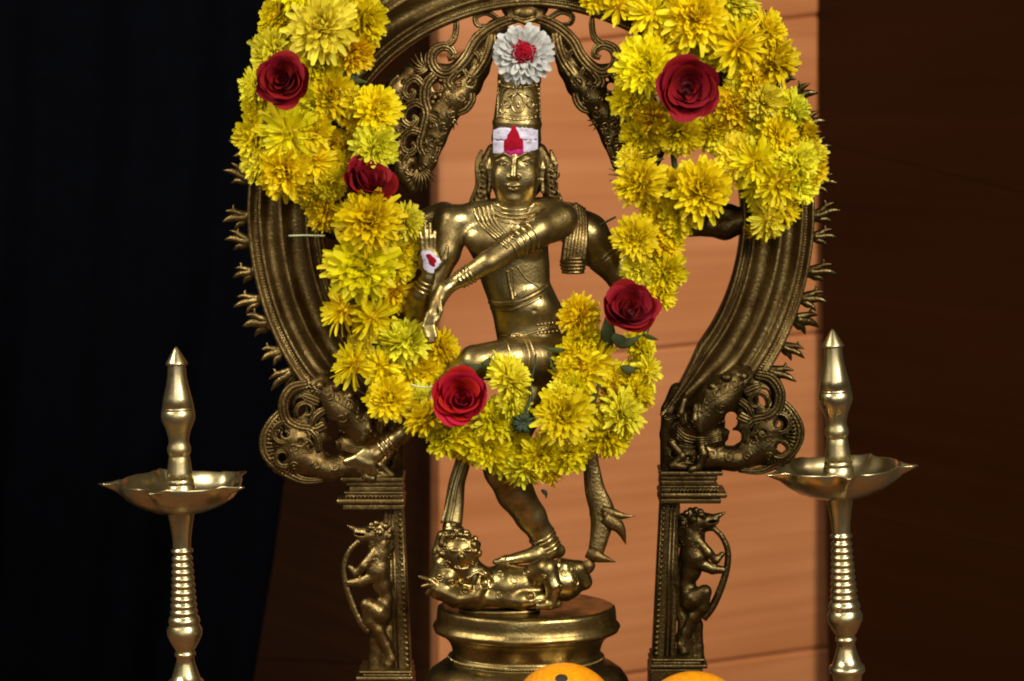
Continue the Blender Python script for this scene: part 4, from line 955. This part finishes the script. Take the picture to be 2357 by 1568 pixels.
# ================================================================== flowers
def petal_grid(L, W, curve, cup, notch=0.0, nseg=4):
    """strap petal along +X starting at 0, facing +Z; returns verts, faces, uv"""
    vs_ = []; uv = []
    for i in range(nseg+1):
        t = i/nseg; wd = W*(.42+.58*math.sin(min(1, t*1.25)*math.pi/2))*(1 if t < .78 else 1-.5*(t-.78)/.22)
        a = curve*t; x = L*(math.sin(a)/curve if abs(curve) > 1e-3 else t); z = L*((1-math.cos(a))/curve if abs(curve) > 1e-3 else 0)
        for j in (-1, 0, 1):
            vs_.append((x-(notch*L*.1 if (i == nseg and j == 0) else 0)-(.06*L if (i == nseg and j) else 0), j*wd/2, z+cup*wd*(abs(j)-.3))); uv.append((j*.5+.5, t))
    fs = [(i*3+j, i*3+j+1, (i+1)*3+j+1, (i+1)*3+j) for i in range(nseg) for j in (0, 1)]
    return np.array(vs_), fs, uv
def place(vs_, phi, th, core, twist=0.0):
    """phi: angle from flower axis (+Z), th: around the axis"""
    c, s = math.cos(twist), math.sin(twist)
    v = vs_@np.array([[1, 0, 0], [0, c, s], [0, -s, c]])
    el = math.pi/2-phi; ce, se = math.cos(el), math.sin(el)
    v = np.stack([v[:, 0]*ce-v[:, 2]*se, v[:, 1], v[:, 0]*se+v[:, 2]*ce], 1)+np.array([core*math.sin(phi), 0, core*math.cos(phi)])
    ct, st_ = math.cos(th), math.sin(th)
    return np.stack([v[:, 0]*ct-v[:, 1]*st_, v[:, 0]*st_+v[:, 1]*ct, v[:, 2]], 1)
def uv_mesh(name, vs_, fs, uvs, mats):
    me = bpy.data.meshes.new(name); me.from_pydata([tuple(p) for p in vs_], [], fs)
    l = me.uv_layers.new(name='UVMap'); vi = np.zeros(len(me.loops), np.int32); me.loops.foreach_get('vertex_index', vi)
    l.data.foreach_set('uv', np.array(uvs)[vi].ravel()); me.polygons.foreach_set('use_smooth', [True]*len(me.polygons))
    for m_ in mats: me.materials.append(m_)
    me.update(); return me
def mum(seed, kind):
    """unit-radius chrysanthemum facing +Z: returns (inner petals mesh data, outer petal transforms)"""
    r = random.Random(seed); vs_ = []; fs = []; uv = []; b = 0
    if kind == 'loose': spec = [(8, 12, .5), (12, 30, .62), (17, 50, .80), (20, 68, .95), (18, 84, 1.03), (14, 102, 1.0)]
    else: spec = [(12, 8, .48), (20, 20, .54), (29, 32, .64), (36, 44, .74), (41, 56, .83), (42, 68, .90), (40, 80, .93), (36, 94, .90), (28, 110, .82)]
    for ri, (n, ph, L) in enumerate(spec):
        off = r.random()*6
        for k in range(n):
            if r.random() < (.12 if kind == 'loose' else .04): continue
            l = L*r.uniform(.70, 1.08)-.12
            inward = 1.0-ph/62.0
            v, f, u = petal_grid(l, r.uniform(.135, .195)*(1.1 if ri > 3 else .9), r.uniform(.35, .75)*(inward if inward > 0 else .55*inward)+r.uniform(-.35, .45), r.uniform(.12, .34), r.uniform(0, 1))
            v = place(v, R_(ph+r.uniform(-15, 15)), off+2*math.pi*(k+r.uniform(-.35, .35))/n,   .12, r.uniform(-.6, .6))
            vs_.extend(v); fs.extend([tuple(i+b for i in q) for q in f]); uv.extend(u); b += len(v)
    # receptacle under the petals
    g = Geo(); g.ell((0, 0, -.05), (.30, .30, .22), 12, 8)
    vs_.extend(g.v); fs.extend([tuple(i+b for i in q) for q in g.f]); uv.extend([(0, 0)]*len(g.v))
    return np.array(vs_), fs, uv
MUM = {}
for i in range(12): MUM['dense', i] = mum(100+i, 'dense')
for i in range(6): MUM['loose', i] = mum(200+i, 'loose')
MESH = {}
for key, (v, f, u) in MUM.items():
    for mt in ('yellow', 'lemon', 'amber'): MESH[key+(mt,)] = uv_mesh('flower', v, f, u, [M[mt]])
PET = {mt: [uv_mesh('petal', *petal_grid(1.0, .17, -.35-.25*i, .25, .6), [M[mt]]) for i in range(3)] for mt in ('yellow', 'lemon', 'amber')}
gp0 = V(1222, 1100, -110)
ga = thing('flower_garland', 'garland of yellow chrysanthemums with red roses hung over the arch', 'garland', gp0)
def facing(tx, ty, roll=0.0):
    """rotation that turns +Z towards the camera, tipped tx to the right and ty upwards (degrees)"""
    d = -FWD+RT*math.tan(R_(tx)) if abs(tx) < 80 else RT*math.copysign(1, tx)*3-FWD*.4
    d = d/np.linalg.norm(d); d = d*math.cos(R_(ty))+UP*math.sin(R_(ty)); d /= np.linalg.norm(d)
    return (Vector(d).to_track_quat('Z', 'Y') @ Vector((0, 0, 1)).rotation_difference(Vector((0, 0, 1)))).to_matrix().to_4x4() @ Matrix.Rotation(roll, 4, 'Z')
# x, y, radius, tilt right, tilt up, depth, colour (y, l, a), shape (d, l)
FL = '''640 40 62 -40 10 -40 ad|742 62 86 -5 8 -112 ld|838 45 66 30 0 -60 yd|690 -30 70 -10 20 -70 yd|790 -25 70 10 20 -70 ad|632 122 66 -45 10 -60 ld|735 150 62 10 -20 -80 yd|812 118 58 35 -20 -70 ad|700 125 55 -10 0 -62 yd
590 205 60 -60 0 -50 ld|600 255 52 -40 -10 -60 yd|762 218 66 20 0 -72 yd|715 240 55 0 -25 -80 ld|868 252 66 25 10 -92 yd|820 260 55 10 -10 -60 ad|592 312 66 -40 0 -70 yd|662 305 74 -5 10 -108 yl|720 300 55 15 0 -84 yd|862 338 66 20 -10 -95 ld|800 345 50 0 -30 -50 ad
600 372 58 -45 -20 -76 ld|655 392 72 -10 -30 -100 yd|725 372 62 20 -10 -92 yl|690 425 48 10 -50 -80 ad|760 420 48 10 -20 -76 yd|580 330 40 -60 0 -55 ld
748 492 50 -40 0 -60 ad|852 508 84 5 5 -140 ad|936 512 52 45 10 -86 ld|925 560 48 40 -20 -70 yd|832 612 90 -3 6 -128 yd|915 605 55 35 -10 -70 yd|905 668 62 40 -20 -62 al|790 712 68 -62 20 -84 yl|856 735 70 35 -40 -92 yl|845 690 45 0 20 -60 ld
934 788 68 -25 48 -76 ld|1018 802 54 60 10 -40 ad|816 838 68 -50 20 -92 yl|878 842 58 10 30 -86 yl|930 830 45 0 -10 -66 ad|898 918 62 5 10 -118 yd|945 868 45 20 0 -70 ad|975 850 50 20 20 -60 yd
985 962 58 -40 50 -158 yd|1030 1004 58 -30 20 -150 yd|1085 1030 52 -20 -30 -140 ad|1168 872 62 62 30 -180 ld|1180 925 52 50 -10 -176 ld|1140 965 56 25 10 -182 yd|1125 1030 56 -10 -20 -166 yd|1160 1060 54 -10 -50 -150 yl|1070 985 50 0 0 -146 yd
1298 955 76 3 5 -190 yd|1300 905 48 0 50 -170 ld|1205 1078 60 0 -62 -150 ll|1245 1050 56 15 -35 -166 yd|1310 1042 58 35 -45 -156 yd|1262 1088 46 15 -60 -140 yl|1190 1030 46 -10 0 -150 ad
1402 1000 60 40 -15 -150 yd|1432 950 64 45 10 -158 ld|1382 975 46 10 0 -140 yd|1465 905 50 55 20 -126 yd|1418 890 46 40 30 -120 al|1490 850 56 70 10 -110 ll|1470 800 50 60 20 -100 yd
1334 728 58 -50 20 -120 ad|1346 778 52 -30 -20 -126 yd|1336 850 66 -40 -10 -150 yl|1372 838 58 40 -30 -150 yl|1330 806 48 -20 20 -132 yd|1308 872 46 -40 -40 -140 al
1462 548 62 -10 10 -100 yd|1528 560 52 20 0 -70 ad|1535 625 58 40 -10 -76 yd|1470 620 48 -20 -20 -76 ld|1520 678 46 40 -20 -76 yd|1500 600 45 0 0 -60 yd
1612 438 78 14 8 -120 yd|1475 420 68 -25 8 -104 yd|1455 365 44 -40 40 -80 ld|1545 440 58 10 -10 -76 ad|1565 492 56 5 -20 -92 yd|1520 500 50 -10 -10 -70 yd
1488 150 76 -8 8 -104 yd|1455 230 56 -40 0 -70 yd|1500 270 58 -20 -20 -84 ad|1455 180 50 -50 0 -60 yd|1560 305 62 0 -35 -96 ad|1470 310 50 -40 -20 -70 yd|1600 38 84 5 12 -110 yd|1500 30 66 -20 20 -80 yl|1425 12 52 -30 10 -60 yl|1370 -8 44 -20 10 -46 ad|1540 90 62 -10 0 -86 ad|1560 -30 70 0 20 -70 yd
1690 8 60 20 45 -84 ld|1700 105 76 15 5 -112 yl|1765 70 56 40 20 -80 yd|1782 140 66 45 0 -78 yd|1740 180 58 30 -10 -92 yd|1665 120 52 0 0 -84 ad|1690 240 60 10 -10 -86 ad|1752 232 56 30 10 -98 ld|1640 300 54 10 -30 -78 ad|1690 300 52 10 -20 -70 ad|1610 120 50 0 0 -70 yd
1822 252 52 55 20 -76 ld|1790 305 60 40 0 -92 yd|1835 300 44 60 0 -60 yd|1690 358 60 -10 0 -92 ld|1742 375 68 10 -10 -116 yl|1835 372 62 45 0 -92 ld|1868 350 44 65 20 -60 ld|1790 420 64 20 -20 -106 yl|1845 425 52 50 -20 -80 ld|1740 430 52 0 -30 -90 yl|1770 505 54 15 -35 -92 ll|1800 480 52 40 -20 -80 yl|1752 530 42 -10 -60 -76 al'''
mats_ = {'y': 'yellow', 'l': 'lemon', 'a': 'amber'}; shp = {'d': 'dense', 'l': 'loose'}
flist = []
for row in FL.replace('\n', '|').split('|'):
    q = row.split(); flist.append([float(t) for t in q[:6]]+[mats_[q[6][0]], shp[q[6][1]]])
base_n = len(flist)
for i in range(base_n):
    for j in range(i+1, base_n):
        a_, b_ = flist[i], flist[j]; ds = math.hypot(a_[0]-b_[0], a_[1]-b_[1])
        if 60 < ds < 118 and rng.random() < .50 and math.hypot((a_[0]+b_[0])/2-995, (a_[1]+b_[1])/2-760) > 75:
            flist.append([(a_[0]+b_[0])/2+rng.uniform(-8, 8), (a_[1]+b_[1])/2+rng.uniform(-8, 8), rng.uniform(38, 50), (a_[3]+b_[3])/2+rng.uniform(-30, 30), (a_[4]+b_[4])/2+rng.uniform(-30, 30), (a_[5]+b_[5])/2+rng.uniform(5, 22), rng.choice(('yellow', 'yellow', 'amber', 'lemon')), rng.choice(('dense', 'loose'))])
big = sorted(range(len(flist)), key=lambda i: -(flist[i][2]+(-flist[i][5])*.25))[:21]
inv = -ORG[ga.name]
for i, (x, y, r, tx, ty, d, mt, sh) in enumerate(flist):
    key = (sh, rng.randrange(12 if sh == 'dense' else 6), mt)
    o = bpy.data.objects.new('flower', MESH[key]); col.objects.link(o); o.parent = ga
    tx += rng.uniform(-8, 8); ty += rng.uniform(-8, 8)
    p = (V(x, y, d)+inv)*S
    o.matrix_local = Matrix.Translation(p) @ facing(tx, ty, rng.uniform(0, 6.28)) @ Matrix.Diagonal((r*S*1.10*rng.uniform(.9, 1.06), r*S*1.10*rng.uniform(.9, 1.06), r*S*1.10*rng.uniform(.8, 1.15), 1))
    if i in big:
        for k in range(14):
            th = 2*math.pi*(k+rng.uniform(-.3, .3))/14; ph = R_(rng.uniform(66, 88))
            c = bpy.data.objects.new('petal', rng.choice(PET[mt])); col.objects.link(c); c.parent = o
            l = rng.uniform(.88, 1.02)
            c.matrix_local = Matrix.Rotation(th, 4, 'Z') @ Matrix.Translation((.1*math.sin(ph), 0, .1*math.cos(ph))) @ Matrix.Rotation(-(math.pi/2-ph), 4, 'Y') @ Matrix.Rotation(rng.uniform(-.4, .4), 4, 'X') @ Matrix.Scale(l, 4)
# roses
def rose_petal(rb, rt, ht, half, lip, seed, nu=9, nv=8):
    """cupped petal: radius grows from rb at the base to rt at the rim, then rolls outwards"""
    r = random.Random(seed); vs_ = []; uv = []; ph1, ph2 = r.uniform(0, 6), r.uniform(0, 6)
    for j in range(nv):
        t = j/(nv-1)
        for i in range(nu):
            s = -1+2*i/(nu-1)
            edge = 1-.32*s*s-.10*abs(s)**4
            tt = t*edge
            rad = rb+(rt-rb)*(math.sin(tt*1.45)**.75)+lip*max(0, tt-.72)**1.4*5.0+.035*math.sin(4*s+ph1)*t*t+ .03*s
            z = ht*(tt**.9)-lip*max(0, tt-.75)**1.5*3.2+.035*math.sin(5*s+ph2)*t*t
            a = half*s*(1-.18*t)
            vs_.append((rad*math.cos(a), rad*math.sin(a), z)); uv.append((i/(nu-1), t))
    fs = [(j*nu+i, j*nu+i+1, (j+1)*nu+i+1, (j+1)*nu+i) for j in range(nv-1) for i in range(nu-1)]
    return vs_, fs, uv
def rose(x, y, r, tx, ty, d, seed, mat='red', opn=1.0):
    rr = random.Random(seed)
    g = Geo(); g.ell((0, 0, -.1), (.42, .42, .3), 16, 10); vs0 = g.v
    me = uv_mesh('rose', vs0, g.f, [(0, 0)]*len(vs0), [M[mat]]); o = bpy.data.objects.new('rose', me); col.objects.link(o); o.parent = ga
    o.matrix_local = Matrix.Translation((V(x, y, d)+inv)*S) @ facing(tx, ty, rr.uniform(0, 6)) @ Matrix.Scale(r*S, 4)
    lay = [(2, .03, .11, .62, 1.9, .00), (3, .08, .21, .68, 1.4, .01), (3, .14, .33, .74, 1.35, .02), (4, .20, .46, .76, 1.2, .03), (4, .26, .60, .74, 1.25, .05), (5, .34, .76, .66, 1.05, .07), (5, .40, .90, .52, 1.05, .08)]
    for li_, (n, rb, rt, ht, half, lip) in enumerate(lay):
        off = rr.uniform(0, 6)
        for k in range(n):
            v, f, u = rose_petal(rb, rt*rr.uniform(.94, 1.06), ht*rr.uniform(.88, 1.06)*(opn if li_ < 4 else 1), half*rr.uniform(.95, 1.12), lip*rr.uniform(.4, 2.6), rr.random())
            m_ = uv_mesh('petal', v, f, u, [M[mat]]); c = bpy.data.objects.new('petal', m_); col.objects.link(c); c.parent = o
            c.matrix_local = Matrix.Rotation(off+2*math.pi*(k+rr.uniform(-.12, .12))/n, 4, 'Z') @ Matrix.Rotation(rr.uniform(-.13, .13), 4, 'X') @ Matrix.Rotation(rr.uniform(-.12, .10), 4, 'Y')
    return o
rose(655, 190, 64, -8, 5, -150, 1); rose(843, 428, 66, 25, 30, -112, 2); rose(1580, 207, 74, 3, -4, -175, 3, 'red', .62); rose(1446, 720, 68, 8, 22, -185, 4, 'red', .72); rose(1063, 920, 67, -5, 12, -215, 5, 'red_lit', .95)
# sepals, stalks, thread
def leaf(pts, wd, mat='leaf', name='leaf'):
    g = Geo(); q = smooth_path([V(*p) for p in pts], 5); n = len(q); rr = np.interp(np.linspace(0, 1, n), [0, .35, 1], [wd*.4, wd, .6]); g.tube(q, rr, 8, (0, 1, 0), .22); return g.obj(name, M[mat], ga)
for pts, wd in (([(770, 175, -70), (800, 180, -76), (840, 165, -70)], 16), ([(790, 190, -70), (815, 185, -74), (848, 190, -60)], 12), ([(800, 690, -96), (822, 690, -104), (850, 684, -100)], 12),
                ([(1405, 770, -150), (1440, 790, -160), (1480, 770, -150)], 16), ([(1480, 770, -150), (1500, 778, -150), (1516, 782, -140)], 6), ([(1430, 845, -140), (1450, 852, -146), (1470, 848, -140)], 12), ([(1400, 730, -150), (1400, 780, -150), (1410, 810, -140)], 18),
                ([(1065, 875, -190), (1090, 850, -200), (1118, 838, -196)], 12), ([(1110, 850, -196), (1120, 835, -200), (1136, 815, -190)], 9), ([(1300, 805, -150), (1272, 806, -140), (1246, 800, -130)], 7), ([(1480, 362, -84), (1505, 368, -86), (1530, 366, -80)], 10),
                ([(1380, 880, -160), (1365, 930, -160), (1372, 960, -160)], 7), ([(1180, 975, -190), (1205, 985, -200), (1228, 990, -196)], 9), ([(1440, 640, -90), (1450, 660, -96), (1462, 668, -90)], 9)):
    leaf(pts, wd)
g = Geo(); g.ell(V(1204, 975, -196), (24, 18, 22), 14, 9)
for k in range(13):
    a = 2*math.pi*(k+rng.uniform(-.3, .3))/13; q = smooth_path([V(1204, 975, -205), V(1204+20*math.cos(a), 975+18*math.sin(a), -214), V(1204+rng.uniform(22, 34)*math.cos(a), 975+rng.uniform(20, 28)*math.sin(a), -200)], 4); g.tube(q, [5, 5, 5, 5, 4, 4, 3, 2, 1][:len(q)], 6)
g.obj('calyx', M['stalk'], ga)
def stalk(pts, r, mat='stalk', name='stalk'):
    g = Geo(); g.tube(smooth_path([V(*p) for p in pts], 6), r, 7); return g.obj(name, M[mat], ga)
stalk([(1206, 972, -205), (1212, 940, -200), (1221, 915, -190), (1219, 880, -170)], 4); stalk([(1262, 812, -130), (1270, 840, -140), (1283, 880, -140)], 2.6, 'leaf'); stalk([(1233, 815, -135), (1229, 850, -140), (1214, 900, -150)], 2.6)
stalk([(665, 543, -30), (700, 542, -50), (748, 543, -70)], 2, 'thread', 'thread'); stalk([(945, 885, -120), (975, 892, -140), (1010, 888, -150)], 2, 'thread', 'thread'); stalk([(1378, 520, 10), (1395, 511, -20), (1416, 500, -50)], 2.5)
leaf([(1246, 1128, -120), (1256, 1136, -122), (1257, 1148, -118)], 6, 'stalk', 'bud')
# inner cord that carries the flowers
for pts in ([(700, -60, -20), (690, 120, -25), (700, 300, -25), (780, 440, -30), (840, 600, -45), (850, 760, -60), (940, 900, -90), (1080, 1010, -120), (1210, 1050, -130), (1330, 1020, -130), (1430, 920, -110), (1480, 780, -90), (1530, 620, -50), (1560, 480, -50), (1550, 300, -50), (1600, 120, -50), (1560, -60, -30)],
            [(1620, 60, -40), (1720, 140, -50), (1760, 260, -50), (1770, 400, -50), (1770, 520, -50)]):
    stalk(pts, 7, 'leaf', 'cord')

# white flower on the crown
wf_c = V(1205, 124, -62)
wf = thing('white_flower', 'white flower with a red centre set on top of the crown', 'flower', wf_c)
rot = facing(2, 4)
wp = [uv_mesh('petal', *petal_grid(1.0, .26, c_, .25, .5, 5), [M['white']]) for c_ in (-.25, .15, .4)]
for n, ph, L, w_ in ((22, 94, .98, 0), (23, 82, .98, 0), (22, 70, .90, 1), (19, 58, .76, 1), (15, 46, .58, 2)):
    for k in range(n):
        th = 2*math.pi*(k+rng.uniform(-.3, .3))/n; p_ = R_(ph+rng.uniform(-7, 7)); l = L*rng.uniform(.92, 1.04)*76*S
        c = bpy.data.objects.new('petal', wp[w_]); col.objects.link(c); c.parent = wf
        c.matrix_local = rot @ Matrix.Rotation(th, 4, 'Z') @ Matrix.Rotation(-(math.pi/2-p_), 4, 'Y') @ Matrix.Rotation(rng.uniform(-.3, .3), 4, 'X') @ Matrix.Diagonal((l, l*.92, l, 1))
g = Geo(); r3 = random.Random(3); Mr = np.array(rot.to_3x3())
for k in range(80):
    a = r3.uniform(0, 6.28); q_ = 29*math.sqrt(r3.random()); l = 36-(q_*q_)*.014; b0_ = Mr@np.array([q_*.6*math.cos(a), q_*.6*math.sin(a), 8]); b1_ = Mr@np.array([q_*math.cos(a), q_*math.sin(a), l]);
    g.tube([wf_c+b0_, wf_c+(b0_+b1_)/2, wf_c+b1_], [3.4, 4, 2.6], 6)
g.ell(wf_c+Mr@np.array([0, 0, 22.0]), (24, 9, 24), 20, 12); g.obj('red_centre', M['kumkum'], wf)
